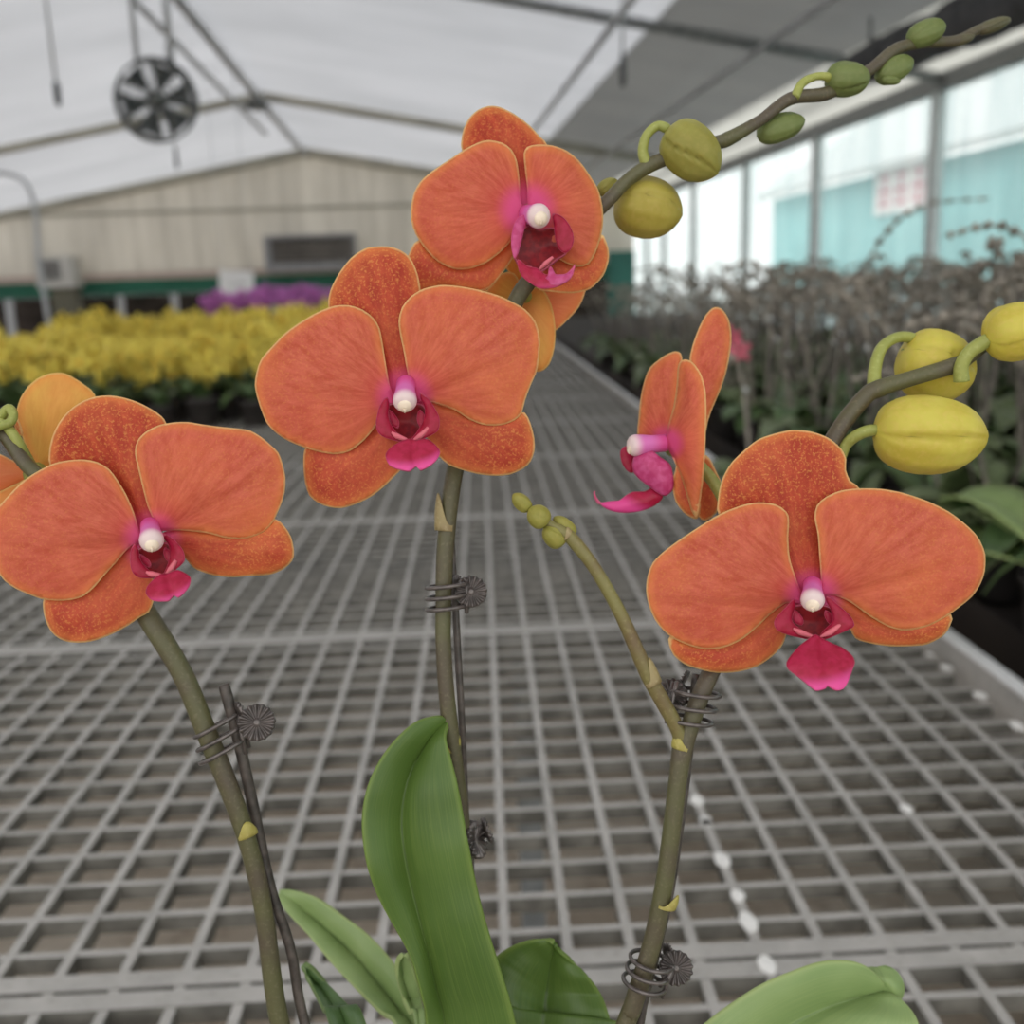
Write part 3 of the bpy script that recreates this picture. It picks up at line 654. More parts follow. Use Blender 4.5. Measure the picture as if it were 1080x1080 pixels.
# the big leaf at the lower right, with its tip folded under
c_ = crop(720, 980, 4.154)
leaf(c_([882,255,870,228,832,182,775,147,700,133,600,140,480,180,340,240,200,330,90,415,-80,580])+[(640,1230),(560,1400),(496,1640)],
     c_([884,268,868,275,835,285,780,298,700,320,610,350,520,390,430,440,340,500,250,570,150,670])+[(660,1270),(568,1420),(500,1640)],
     c_([886,282,915,290,960,315,1000,355,1030,400,1045,450,1040,520,1000,600,930,680,820,770,650,860])+[(700,1310),(580,1440),(504,1640)],
     [.322,.318,.314,.308,.304,.302,.298], [.323,.321,.318,.312,.308,.304,.299], [.322,.316,.312,.308,.306,.304,.299], M['leaf_pale'], 'broad pale leaf at the lower right', seed=7)
leaf(c_([815,172,810,190,825,215,850,240,880,265]), c_([850,166,862,190,880,220,900,250,915,280]), c_([885,166,930,185,960,225,966,275,945,315]),
     [.326,.324,.322], [.324,.320,.320], [.326,.324,.321], M['leaf_pale'], 'folded tip of the pale leaf', n=18, seed=8)

# ---- pot ------------------------------------------------------------------------------------
h = POT_TOP - BENCH
b = MB(); F0 = Matrix.Translation((base.x, base.y, BENCH))
b.lathe([(.0001,.0015),(.041,.0015),(.043,.004),(.053,h-.012),(.057,h-.012),(.058,h),(.054,h),(.050,h-.016),(.0001,h-.017)], F0, 40)
b.build('flower_pot', M['pot'], ORCHID, origin=(base.x, base.y, BENCH))
m = MB()
for k in range(140):
    a = random.random()*6.28; r = .047*math.sqrt(random.random()); s = random.uniform(.003, .007)
    p = Vector((base.x+r*math.cos(a), base.y+r*math.sin(a), POT_TOP-.014+random.random()*.006))
    Mx = Matrix.Translation(p) @ Matrix.Rotation(random.random()*6, 4, Vector((random.random(), random.random(), 1)))
    m.box((-s, -s*.6, -s*.4), (s, s*.6, s*.4), Mx)
m.build('potting_bark', M['moss'], ORCHID, origin=(base.x, base.y, POT_TOP-.014))['kind'] = 'stuff'

# ---- stakes and clips --------------------------------------------------------------------------
def stake(L, w, label):
    pts = P3(L)
    o = MB().tube(pts, [rpx(x, .28) for x in w], 12, n=40).build('support_stake', M['stake'], None, origin=pts[0])
    # the cut, slightly rounded head
    return tag(o, label, 'stake', None)
stake([(470,1640,.297),(380,1280,.293),(322,1082,.288),(307,1003,.285),(285.5,936,.2825),(268.6,858,.280),(254,791,.277),(243,748,.2755),(236,722,.275)], [12,12,11,11,11,12,12,12,12], 'dark stake beside the left spike with its blunt end showing')
stake([(474,1640,.306),(496,1000,.301),(491.5,868,.296),(487,760,.2905),(483,690,.2895),(480.5,640,.289),(478,600,.289),(476,560,.29)], [9,9,8,8,8,8,7,7], 'thin dark stake beside the centre spike')
stake([(484,1640,.296),(600,1330,.290),(668,1120,.2845),(676,1075,.283),(682,1045,.2825),(705,950,.281),(722,830,.280),(731,745,.2785),(735,711,.278)], [9,9,9,9,9,9,10,10,10], 'thin dark stake behind the right spike')

def clip(cx, cy, d, ang, disc, label, n=3, dia=(44, 30), disc_d=None, gap=14, tilt=.35, dr=19, flat=0.0, second=None, lean=0.0, wire=4.6):
    """coil spring clip: open wire loops round stem and stake, and two ribbed finger discs that open it"""
    C = at(cx, cy, d); s = d/1080
    ax = (up2*math.cos(ang)+rg2*math.sin(ang)).normalized()
    ex = ax.cross(fwd).normalized(); ex = ex if ex.dot(rg2) > 0 else -ex
    ey = (ex.cross(ax)).normalized(); ey = ey if ey.dot(fwd) < 0 else -ey   # towards us
    root = empty('plant_clip', C, label, 'plant clip', None)
    coil = MB(); sd = 1 if disc[0] > cx else -1
    for k in range(n):
        z = (k-(n-1)/2)*gap*s
        pts = []
        for j in range(27):
            a = -2.75+5.5*j/26
            # opening faces the disc side
            px = -sd*math.cos(a)*dia[0]*.5*s; py = math.sin(a)*dia[1]*.5*s
            pts.append(C + ax*(z + sd*px*tilt*.5*0 + (px*sd)*lean) + ex*px + ey*(-py))
        coil.tube(pts, wire*.5*s, 8, n=54)
        # cross bars of the spring
    m0 = C + ex*sd*dia[0]*.47*s
    coil.tube([m0-ax*(n*.5*gap*s)+ey*dia[1]*.18*s, m0+ax*(n*.5*gap*s)+ey*dia[1]*.18*s], 2.6*s, 8)
    coil.tube([m0-ax*(n*.42*gap*s)-ey*dia[1]*.2*s, m0+ax*(n*.42*gap*s)-ey*dia[1]*.2*s], 2.2*s, 8)
    coil.build('spring_coil', M['wire'], root, origin=C)
    def ribbed(p, nrm, r):
        q = MB(); F = frame(p, nrm); S = 96; v = []; f = []; N = 10
        for i in range(N+1):
            t = i/N
            for k in range(S):
                th = 2*math.pi*k/S; rib = .5+.5*math.cos(16*th)
                if i == 0: rad, z = .02, .14
                elif i == 1: rad, z = .14, .16
                elif i == 2: rad, z = .2, .02+.05*rib
                elif i <= 6:
                    u = (i-2)/4; rad = .2+.74*u; z = (.02+.26*rib*(.25+.75*u))
                elif i == 7: rad, z = (.95+.06*rib), .16*rib
                elif i == 8: rad, z = (.95+.06*rib), -.1
                elif i == 9: rad, z = .6, -.2
                else: rad, z = .02, -.22
                v.append(F @ Vector((rad*r*math.cos(th), rad*r*math.sin(th), z*r)))
        for i in range(N):
            for k in range(S): f.append((i*S+k, i*S+(k+1) % S, (i+1)*S+(k+1) % S, (i+1)*S+k))
        q.add(v, f); q.build('finger_disc', M['wire'], root, origin=p)
    dd = disc_d or d
    pc = at(disc[0], disc[1], dd)
    nn = (-fwd*math.cos(flat) + ex*math.sin(flat)*(second[3] if second and len(second) > 3 else sd) + up2*.25)
    ribbed(pc, nn, dr*s)
    if second:
        p2 = at(second[0], second[1], dd+.004)
        ribbed(p2, fwd*math.cos(flat)*.6+ex*.9*sd+up2*.3, second[2]*s)
    arm = MB()                     # short arms joining disc and loops
    for e in (-.6, .6): arm.tube([m0+ax*gap*s*e, m0.lerp(pc, .5)+ax*gap*s*e*.8, pc-nn.normalized()*.1*dr*s], 2.3*s, 8)
    arm.tube([m0, m0.lerp(pc, .6)+fwd*.002, at(second[0], second[1], dd+.004)] if second else [m0, pc], 2.2*s, 8)
    arm.build('clip_arm', M['wire'], root, origin=m0)
    return root
clip(472, 629, .2845, R(0), (497,624), 'dark spring clip high on the centre spike', dia=(44, 46), gap=11.5, disc_d=.282, dr=17, n=3, second=(484, 617, 11), lean=.12)
clip(233, 778, .2745, R(-12), (271,762), 'dark spring clip on the left spike below the flower', dia=(52, 40), gap=14, disc_d=.271, dr=19.5, n=3, second=(254, 752, 13), lean=.3)
clip(730, 745, .2745, R(14), (708,734), 'dark spring clip on the right spike just under the flower', dia=(50, 50), gap=15, disc_d=.278, dr=19, n=3, flat=.7, second=(722, 716, 10), lean=-.12)
clip(683, 1025, .2785, R(18), (713,1021), 'dark spring clip low on the right spike above the leaves', dia=(44, 50), gap=12, disc_d=.279, dr=18, n=3, second=(704, 1003, 8), lean=.12)
clip(489, 882, .293, R(-3), (502,886), 'dark spring clip low on the centre stake, half hidden by the tall leaf', dia=(30, 30), gap=11, disc_d=.29, dr=19, n=3, flat=1.2, second=(513, 876, 14))
# ================================================================== the bench
bb = R(4.9 - 1.4)              # the bench runs a little right of the house's axis
BU = Vector((math.sin(bb), math.cos(bb), 0)); BV = Vector((math.cos(bb), -math.sin(bb), 0))
BM = Matrix((BV, BU, Vector((0, 0, 1)))).transposed().to_4x4() @ Matrix.Identity(4)
BM = Matrix.Translation((0, 0, BENCH)) @ BM        # local x across, y along, z up from the bench top
def bl(p): return BM.inverted() @ p
pr = bl(on_z(997, 672, BENCH+.02)); VR = pr.x      # right rim
s1 = bl(on_z(600, 1022, BENCH)); U0 = s1.y          # a panel joint
CELL = .0445; NP = 16; PL = CELL*NP
q0 = bl(on_z(532, 983, BENCH)).x                    # one of the long bars
VL = VR - 3.0
BENCH_O = empty('greenhouse_bench', BM @ Vector(((VL+VR)/2, 5, 0)), 'grey open-grid growing bench the orchid stands on, running to the back', 'bench')
def barset():
    m = MB(); w = .0036; hh = .013
    k0 = math.ceil((VL+.03-q0)/CELL); k1 = math.floor((VR-.03-q0)/CELL)
    xa, xb = VL+.02, VR-.02
    for k in range(k0, k1+1):
        x = q0+k*CELL; m.box((x-w, .0, -hh), (x+w, PL, .0006))
    for j in range(1, NP):
        y = j*CELL; m.box((xa, y-w*.92, -hh), (xb, y+w*.92, 0))
    m.box((xa, 0.002, -hh), (xb, .019, .0012)); m.box((xa, PL-.019, -hh), (xb, PL-.002, .0012))
    return m
pm = barset(); panel0 = None
for i in range(-2, 18):
    y = U0 + i*PL
    if panel0 is None:
        for k, p in enumerate(pm.v): pm.v[k] = BM.to_3x3() @ p
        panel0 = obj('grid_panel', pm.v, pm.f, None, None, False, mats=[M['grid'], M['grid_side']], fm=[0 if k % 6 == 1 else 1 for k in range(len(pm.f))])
        p = panel0
    else:
        p = panel0.copy(); COL.objects.link(p)
    p.parent = BENCH_O
    p.location = BM @ Vector((0, y, 0)) - Vector(BENCH_O.location)
ya, yb = U0-2*PL, U0+18*PL
for nm, xa, xb, s in (('rim', VR-.018, VR+.004, 1), ('rim', VL-.004, VL+.018, -1)):
    m = MB()
    xo = VR if s > 0 else VL
    m.box((min(xo, xo+.006*s), ya, -.05), (max(xo, xo+.006*s), yb, .024), BM)
    m.box((min(xo-.03*s, xo), ya, -.05), (max(xo-.03*s, xo), yb, -.046), BM)
    m.build(nm, M['grid'], BENCH_O, False)
    m = MB(); m.box((min(xo-.008*s, xo+.007*s), ya, .0242), (max(xo-.008*s, xo+.007*s), yb, .029), BM); m.build('rim_sky_sheen', M['rim'], BENCH_O, False)  # bright strip on the rim, painted sky reflection
for i in range(0, 19, 3):
    y = U0+(i-1.5)*PL
    m = MB(); m.box((VL, y-.02, -.055), (VR, y+.02, -.015), BM); m.build('cross_beam', M['steel'], BENCH_O, False)
    for x in (VL+.5, VR-.5):
        m = MB(); m.box((x-.022, y-.022, -BENCH+.004), (x+.022, y+.022, -.055), BM); m.box((x-.06, y-.06, -BENCH+.001), (x+.06, y+.06, -BENCH+.006), BM)
        m.build('leg', M['steel'], BENCH_O, False)
# shiny highlights on the bars, painted as white spots
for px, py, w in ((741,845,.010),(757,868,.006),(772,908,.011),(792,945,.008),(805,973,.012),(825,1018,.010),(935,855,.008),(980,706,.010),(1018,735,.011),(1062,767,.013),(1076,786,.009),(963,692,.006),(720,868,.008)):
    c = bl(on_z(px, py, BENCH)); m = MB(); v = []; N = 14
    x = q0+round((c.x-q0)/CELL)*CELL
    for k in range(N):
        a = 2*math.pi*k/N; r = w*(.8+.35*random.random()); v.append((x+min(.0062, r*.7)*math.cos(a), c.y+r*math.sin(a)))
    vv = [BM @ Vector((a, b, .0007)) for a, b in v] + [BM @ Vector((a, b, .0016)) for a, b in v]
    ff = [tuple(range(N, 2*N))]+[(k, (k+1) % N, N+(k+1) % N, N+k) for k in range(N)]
    m.add(vv, ff); m.build('highlight_spot', M['bar_highlight'], BENCH_O, False)

# ================================================================== the greenhouse
YB = 21.0; YF = -0.9  # open end cut close behind the camera to let in sky light
def floor_mat():
    t = NT('floor'); oc = t.objco(); a = t.noise(1.3, oc, 6, .6); b = t.noise(14, oc, 5, .7)
    col = t.mix(t.ramp(a, .35, .68), srgb(176, 160, 142), srgb(208, 196, 180))
    col = t.mix(t.math('MULTIPLY', t.ramp(b, .45, .75), .6), col, srgb(136, 118, 102))
    return t.done(t.pbr(col, .9, .2, bump=b, bstr=.4, bdist=.01))
apex = on_y(322, 156, YB); er = on_y(668, 211, YB); el_ = on_y(100, 214, YB)
XR = er.x; ZE = er.z; ZA = apex.z; XA = apex.x
sl = (ZA-ZE)/(XR-XA); XL = XA-(XR-XA)
def roof_z(x): return ZA - sl*abs(x-XA)
def struct(o): o['kind'] = 'structure'; return o
def slab(name, a, b, mat): return struct(MB().box(a, b).build(name, mat, None, False))
slab('floor', (XL-1, -7, -.1), (XR+1, YB+1, 0), floor_mat())
def film_mat(name, tint, clear, dif, streak=.12):
    t = NT(name); oc = t.objco()
    n = t.noise(1.0, t.scaled(oc, .35, 1.6, 1), 4, .6); n2 = t.noise(.5, oc, 2)
    f = t.math('ADD', t.math('MULTIPLY', t.ramp(n, .3, .7), streak), t.math('MULTIPLY', t.ramp(n2, .3, .7), streak*.7))
    col = t.mix(f, srgb(*tint), srgb(120, 124, 128))
    s = t.mixs(clear, t.mixs(dif, t.trans(col), t.pbr(col, .5, .3)), t.clear(t.mix(.5, col, (1, 1, 1, 1))))
    return t.done(s)
M['film'] = film_mat('roof_film', (212, 213, 216), .28, .40)
M['film_grey'] = film_mat('roof_film_shaded_net', (164, 164, 162), .17, .5, .2)
M['corrugated'] = None
def corr_mat():
    t = NT('corrugated_sheet'); oc = t.objco()
    w = t.n('TexWave', {'Scale': 3.2, 'Distortion': 0.3, 'Detail': 1.0}, bands_direction='Z'); t.t.links.new(oc, w.inputs['Vector'])
    col = t.mix(t.math('MULTIPLY', w.outputs['Fac'], .45), srgb(226, 226, 222), srgb(150, 150, 148))
    return t.done(t.mixs(.32, t.mixs(.35, t.trans(col), t.pbr(col, .5)), t.clear(col)))
M['corrugated'] = corr_mat()
M['pane'] = None
def pane_mat():
    t = NT('window_pane'); n = t.noise(.8, t.scaled(t.objco(), 1, 3, .4), 4, .6)
    col = t.mix(t.ramp(n, .35, .7), srgb(236, 242, 242), srgb(250, 252, 252))
    s = t.mixs(.80, t.mixs(.35, t.trans(col), t.pbr(col, .25, .5)), t.clear(col))
    return t.done(s)
M['pane'] = pane_mat()
M['frame_grey'] = plain('frame_grey', (186, 188, 190), .5, .4, .3, .1, 3)
M['frame_tan'] = plain('frame_tan', (172, 168, 154), .7, var=.08, scale=2)
M['frame_pale'] = plain('frame_pale', (206, 209, 209), .6, var=.06)
M['frame_dark'] = plain('frame_dark', (138, 140, 140), .6)
def strip(name, x0, x1, y0, y1, mat, dz=0.0):
    m = MB(); z0, z1 = roof_z(x0)+dz, roof_z(x1)+dz
    v = [(x0,y0,z0),(x1,y0,z1),(x1,y1,z1),(x0,y1,z0)]; t = .012
    m.add(v+[(a,b,c+t) for a,b,c in v], [(0,3,2,1),(4,5,6,7),(0,1,5,4),(1,2,6,5),(2,3,7,6),(3,0,4,7)])
    return struct(m.build(name, mat, None, False))
XM = XA+(XR-XA)*.62
XN = XA+(XR-XA)*.86
strip('ceiling_left', XL, XA, YF, YB, M['film'])
strip('ceiling_middle', XA, XM, YF, YB, M['film'])
strip('ceiling_net', XM, XN, YF, YB, M['film_grey'])
strip('ceiling_right', XN, XR, YF, YB, M['corrugated'])
# gable wall at the back, seams and rails
def gable_mat():
    t = NT('gable_sheet'); oc = t.objco()
    w = t.n('TexWave', {'Scale': 1.1, 'Distortion': .4, 'Detail': 2.0}, bands_direction='X'); t.t.links.new(oc, w.inputs['Vector'])
    n = t.noise(1.2, t.scaled(oc, 2, 1, .3), 4, .6)
    col = t.mix(t.ramp(n, .3, .7), srgb(206, 202, 194), srgb(226, 222, 214))
    col = t.mix(t.math('MULTIPLY', w.outputs['Fac'], .12), col, srgb(150, 146, 138))
    return t.done(t.mixs(.42, t.pbr(col, .7, .2), t.trans(col)))
M['gable'] = gable_mat()
def zb(y, x=200): return on_y(x, y, YB).z
z_rail = zb(287); z_g0 = zb(293); z_g1 = zb(309); z_seam = zb(223)
struct(obj('wall_back', [(XL,YB,z_rail),(XR,YB,z_rail),(XR,YB,ZE),(XA,YB,ZA),(XL,YB,ZE),(XL,YB+.06,z_rail),(XR,YB+.06,z_rail),(XR,YB+.06,ZE),(XA,YB+.06,ZA),(XL,YB+.06,ZE)],
    [(0,1,2,3,4),(9,8,7,6,5),(0,5,6,1),(1,6,7,2),(2,7,8,3),(3,8,9,4),(4,9,5,0)], M['gable'], None, False))
M['green_band'] = plain('green_band', (44, 104, 84), .7, var=.1, scale=1.5)
M['dark_lower'] = plain('dark_lower', (56, 48, 44), .9, var=.3, scale=2.5)
M['rail_pink'] = plain('rail_pink', (190, 172, 162), .7)
slab('trim_1', (XL, YB-.05, z_g0), (XR, YB+.0, z_rail+.02), M['rail_pink'])
slab('trim_2', (XL, YB-.03, z_g1), (XR, YB+.03, z_g0), M['green_band'])
slab('wall_back_opening', (XL, YB+.5, 0), (XR, YB+.6, z_g1), M['dark_lower'])  # dark sheet for the opening under the band, its shade in the colour
slab('trim_3', (XL, YB-.04, z_seam-.03), (XR, YB-.0, z_seam+.03), M['frame_tan'])
for k, px in enumerate((10, 128, 185, 290, 345, 405)):
    x = on_y(px, 330, YB).x
    slab('trim_%d' % (k+4), (x-.06, YB-.02, 0), (x+.06, YB+.08, z_g1), M['frame_grey'])
# trusses, ridge, purlins
def bar(name, a, b, r, mat, seg=8):
    return struct(MB().tube([a, b], r, seg).build(name, mat))
n_ = 10
for Y, r, mt in ((YB-.08, .085, M['frame_tan']), (15.2, .06, M['frame_tan']), (8.6, .045, M['frame_dark']), (2.4, .045, M['frame_dark'])):
    for x in (XL, XR):
        bar('trim_%d' % n_, (XA, Y, ZA-r), (x, Y, ZE-r), r, mt); n_ += 1
for fx, r in ((0, .05), (.56, .030), (.74, .030)):
    x = XA+(XR-XA)*fx
    bar('trim_%d' % n_, (x, YF, roof_z(x)-.10-r), (x, YB, roof_z(x)-.10-r), r, M['frame_grey']); n_ += 1
x = XA-.22
bar('trim_%d' % n_, (x, YF, ZA-.36), (x, YB-4, ZA-.30), .03, M['frame_grey']); n_ += 1
# right side wall: sill, glazing posts, panes
ZS = .55; ZT = ZE-.06
slab('wall_right', (XR, YF, 0), (XR+.1, YB, ZS), M['gable'])
slab('trim_%d' % n_, (XR-.05, YF, ZT-.06), (XR+.06, YB, ZT+.08), M['frame_dark']); n_ += 1
slab('trim_%d' % n_, (XR-.04, YF, ZS-.03), (XR+.05, YB, ZS+.05), M['frame_grey']); n_ += 1
posts = [(on_x(px, py, XR).y, w) for px, py, w in ((986,180,.05),(860,220,.065),(786,240,.04),(731,250,.04),(700,255,.035),(682,260,.03))]
posts += [(4.0, .05), (2.0, .05), (0, .05)]
posts.sort()
edges = [YF]+[p[0] for p in posts]+[YB]
for y, w in posts:
    slab('trim_%d' % n_, (XR-.04, y-w, ZS), (XR+.05, y+w, ZT), M['frame_pale']); n_ += 1
for i in range(len(edges)-1):
    slab('window_%d' % (i+1), (XR+.012, edges[i]+.04, ZS+.04), (XR+.018, edges[i+1]-.04, ZT-.05), M['pane'])
slab('wall_left', (XL-.06, YF, 0), (XL, YB, ZE), M['film'])
# teal door panel in the far right corner
a = on_y(641, 265, YB-.3); b_ = on_y(669, 322, YB-.3)
dr = slab('door_1', (a.x, YB-.32, 0), (XR-.05, YB-.26, a.z), plain('teal_door', (58, 110, 100), .6, var=.1, scale=2))

# ---- outside
M['teal'] = plain('teal_sheet', (150, 206, 208), .6, var=.05, scale=1)
def yard():
    X = XR+4.2; r0 = on_x(1080, 145, X); r1 = on_x(816, 212, X)
    root = empty('neighbouring_shed', (X+3, r1.y*.4, 0), 'long pale teal shed outside beyond the right windows', 'building')
    z = (r0.z+r1.z)/2
    m = MB(); m.box((X, -12, 0), (X+6, r1.y, z)); m.build('shed_wall', M['teal'], root, False)
    m = MB(); v = [(X-.3,-12,z),(X+6.3,-12,z+4.2),(X+6.3,r1.y+.3,z+4.2),(X-.3,r1.y+.3,z)]
    m.add(v+[(p,q,r+.12) for p,q,r in v], [(0,3,2,1),(4,5,6,7),(0,1,5,4),(1,2,6,5),(2,3,7,6),(3,0,4,7)])
    m.build('shed_roof', plain('shed_roof', (206, 208, 208), .6), root, False)
    m = MB(); m.box((X-.02, -12, .0), (X-.001, r1.y-.01, .95)); m.build('shed_skirting', plain('shed_skirting', (196, 212, 216), .7), root, False)
    # signboard on the shed: white with red characters too blurred to read
    p0 = on_x(984, 163, X-.06); p1 = on_x(921, 228, X-.06)
    y0, y1, z0, z1 = p0.y, p1.y, p1.z, p0.z
    sg = empty('shed_sign', (X-.05, (y0+y1)/2, z0), 'white signboard with pale red characters on the teal shed outside', 'sign')
    m = MB(); m.box((X-.06, y0, z0), (X-.022, y1, z1)); m.build('board', plain('sign_white', (240, 236, 236), .6, var=.03), sg, False)
    red = plain('sign_red', (214, 110, 124), .6, var=.03); W = (y1-y0)
    for k in range(3):
        m = MB(); c = y1-W*(.2+.3*k); w = W*.095; H = z1-z0; zc = (z0+z1)/2
        for (da, db, za, zb_) in ((-1, 1, .24, .30), (-1, 1, -.05, .01), (-.12, .12, -.32, .34), (-1, -.75, -.3, .1), (.75, 1, -.3, .1), (-1, 1, -.34, -.28)):
            m.box((X-.068, c-db*w, zc+za*H), (X-.0605, c-da*w, zc+zb_*H))
        m.build('red_character', red, sg, False)
yard()
gm = plain('ground_outside', (178, 180, 176), .9)
slab('ground', (XR+.12, -30, -.25), (60, 80, -.12), gm)

# ---- things hanging from the roof and on the back wall
def hang_rod(m, p, r): m.tube([p, Vector((p.x, p.y, roof_z(p.x)-.01))], r, 8)
def fan():
    c = on_y(165, 106, 7.6); r = 36/1080*7.6*1.03
    root = empty('circulation_fan', c, 'round grey circulation fan hanging from the roof, upper left', 'fan')
    nrm = Vector((.45, -1, -.02)).normalized(); F = frame(c, nrm, Vector((1, .45, 0)))
    m = MB(); S = 48; prof = [(1, -.30), (1.03, -.30), (1.03, .25), (1.0, .27), (.97, .25), (.97, -.30)]
    v = []; f = []
    for rr, z in prof:
        for k in range(S): a = 6.2832*k/S; v.append(F @ Vector((rr*r*math.cos(a), rr*r*math.sin(a), z*r)))
    for i in range(6):
        for k in range(S): f.append((i*S+k, i*S+(k+1) % S, ((i+1) % 6)*S+(k+1) % S, ((i+1) % 6)*S+k))
    m.add(v, f); m.build('shroud', plain('fan_shroud', (84, 88, 88), .6), root)
    for q in (.28, -.3):
        m = MB()
        for g in (.3, .5, .7, .86):
            m.tube([F @ Vector((g*r*math.cos(6.2832*k/32), g*r*math.sin(6.2832*k/32), q*r)) for k in range(33)], .0035, 5, n=66)
        for k in range(12):
            a = 6.2832*k/12; m.tube([F @ Vector((.12*r*math.cos(a), .12*r*math.sin(a), q*r)), F @ Vector((r*math.cos(a), r*math.sin(a), q*r))], .0035, 5)
        m.build('guard_grille', M['frame_dark'], root)
    for k in range(6):
        m = MB(); v = []; a0 = 6.2832*k/6+.2
        for i in range(7):
            t = .18+.76*i/6; w = .22+.2*t
            for s in (-1, 1):
                v.append(F @ Vector((r*t*math.cos(a0+s*w), r*t*math.sin(a0+s*w), r*(.10*s*(1.2-t)))))
        n = len(v); v += [p+nrm*.004 for p in v]
        f = []
        for i in range(6):
            q = (2*i, 2*i+1, 2*i+3, 2*i+2); f += [q, tuple(x+n for x in reversed(q))]
            f += [(2*i, 2*i+2, 2*i+2+n, 2*i+n), (2*i+1, 2*i+1+n, 2*i+3+n, 2*i+3)]
        m.add(v, f); m.build('blade', plain('fan_blade', (66, 70, 70), .5), root)
    m = MB(); m.lathe([(.0001,-.4*r),(.2*r,-.4*r),(.24*r,-.2*r),(.24*r,.18*r),(.16*r,.3*r),(.0001,.31*r)], F, 20); m.build('motor_hub', plain('fan_motor', (96, 98, 96), .5), root)
    for sx in (-.30, .38):
        m = MB(); p = c+Vector((sx*r*1.2, sx*.3*r, r*.92)); m.tube([p, Vector((p.x, p.y, roof_z(p.x)+.0))], .018 if sx < 0 else .022, 8); m.build('hanger_rod', M['frame_grey'], root)
fan()
def nozzle(px, py, Y, label, L=.14):
    p = on_y(px, py, Y)
    root = empty('mist_nozzle', p, label, 'nozzle')
    m = MB(); m.tube([p+Vector((0,0,L)), Vector((p.x, p.y, roof_z(p.x)))], .010, 8); m.build('drop_tube', M['frame_grey'], root)
    m = MB(); m.lathe([(.0001,0),(.012,.0),(.020,.03),(.022,.10),(.016,L),(.0001,L+.01)], Matrix.Translation(p), 14); m.build('nozzle_head', plain('nozzle_black', (70, 72, 74), .5), root)
nozzle(62, 112, 7.0, 'thin hanging mist nozzle at the upper left beside the fan')
nozzle(187, 178, 12.0, 'small dark nozzle hanging below the fan', .22)
nozzle(657, 92, 7.2, 'dark nozzle hanging above the top flower to its right', .2)
def lamp():
    p = on_y(271, 112, 14.9)
    root = empty('ceiling_lamp', p, 'small dark lamp hanging under the ridge near the second truss', 'lamp')
    m = MB(); m.tube([p, Vector((p.x, p.y, roof_z(p.x)))], .018, 8); m.build('lamp_stem', M['frame_grey'], root)
    m = MB(); m.lathe([(.0001,.12),(.05,.12),(.09,.06),(.19,-.02),(.18,-.03),(.08,.02),(.0001,.03)], Matrix.Translation(p), 22); m.build('lamp_shade', plain('lamp_dark', (92, 94, 94), .5), root)
    m = MB(); m.lathe([(.0001,-.08),(.03,-.07),(.045,-.03),(.03,.02),(.0001,.03)], Matrix.Translation(p), 16); m.build('bulb', plain('bulb_off', (230, 230, 226), .3), root)
lamp()
def hoop(pxs, Y, label):
    P = [on_y(x, y, Y) for x, y in pxs]; P.append(Vector((P[-1].x+.05, Y, .0)))
    tag(MB().tube(P, .028, 10, n=60).build('bent_pipe', M['frame_grey'], None, origin=P[-1]), label, 'pipe')
hoop([(-60,186),(-20,183),(10,184),(28,194),(37,222),(40,262),(42,282)], 13.0, 'grey bent pipe curving down at the far left above the cooler')
def cooler():
    a = on_y(35, 271, YB-.6); b = on_y(79, 303, YB-.6); D = .52
    root = empty('air_cooler', (a.x, YB-.06, b.z), 'pale boxy air cooler on the back wall, far left', 'air cooler')
    wm = plain('cooler_white', (196, 194, 188), .6, var=.05); x0, x1, z0, z1, y0, y1 = a.x, b.x, b.z, a.z, YB-.6, YB-.051
    t = .07
    m = MB(); m.box((x0,y0+.02,z0),(x1,y1,z1)); m.box((x0,y0,z0),(x0+t*1.6,y0+.02,z1)); m.box((x1-t*3.2,y0,z0),(x1,y0+.02,z1)); m.box((x0+t*1.6,y0,z0),(x1-t*3.2,y0+.02,z0+t*2)); m.box((x0+t*1.6,y0,z1-t),(x1-t*3.2,y0+.02,z1))
    m.build('casing', wm, root, False)
    m = MB(); n = 7
    for k in range(n):
        z = z0+t*2+(z1-z0-t*3)*(k+.5)/n; m.box((x0+t*1.6, y0+.004, z-.018), (x1-t*3.2, y0+.018, z+.018))
    m.build('louvre_grille', plain('cooler_grille', (116, 114, 112), .6), root, False)
    m = MB(); m.box((x0+.2, YB-.5, z0-.5), (x1-.05, YB-.1, z0)); m.build('duct', plain('cooler_duct', (108, 106, 92), .7), root, False)
cooler()
def vent():
    a = on_y(277, 249, YB-.3); b = on_y(377, 284, YB-.3); y0, y1 = YB-.34, YB-.0
    root = empty('wall_vent', (a.x, y1, b.z), 'wide dark louvred vent box high on the back wall', 'vent')
    x0, x1, z0, z1 = a.x, b.x, b.z, a.z; t = .14
    m = MB(); m.box((x0,y0,z0),(x0+t,y1,z1)); m.box((x1-.06,y0,z0),(x1,y1,z1)); m.box((x0+t,y0,z1-.06),(x1-.06,y1,z1)); m.box((x0+t,y0,z0),(x1-.06,y1,z0+.16))
    m.build('vent_frame', plain('vent_frame', (150, 150, 152), .6), root, False)
    m = MB()
    for k in range(6):
        z = z0+.16+(z1-z0-.22)*(k+.5)/6; m.box((x0+t, y0+.04, z-.028), (x1-.06, y0+.2, z+.028))
    m.build('louvres', plain('vent_dark', (64, 60, 60), .7), root, False)
vent()
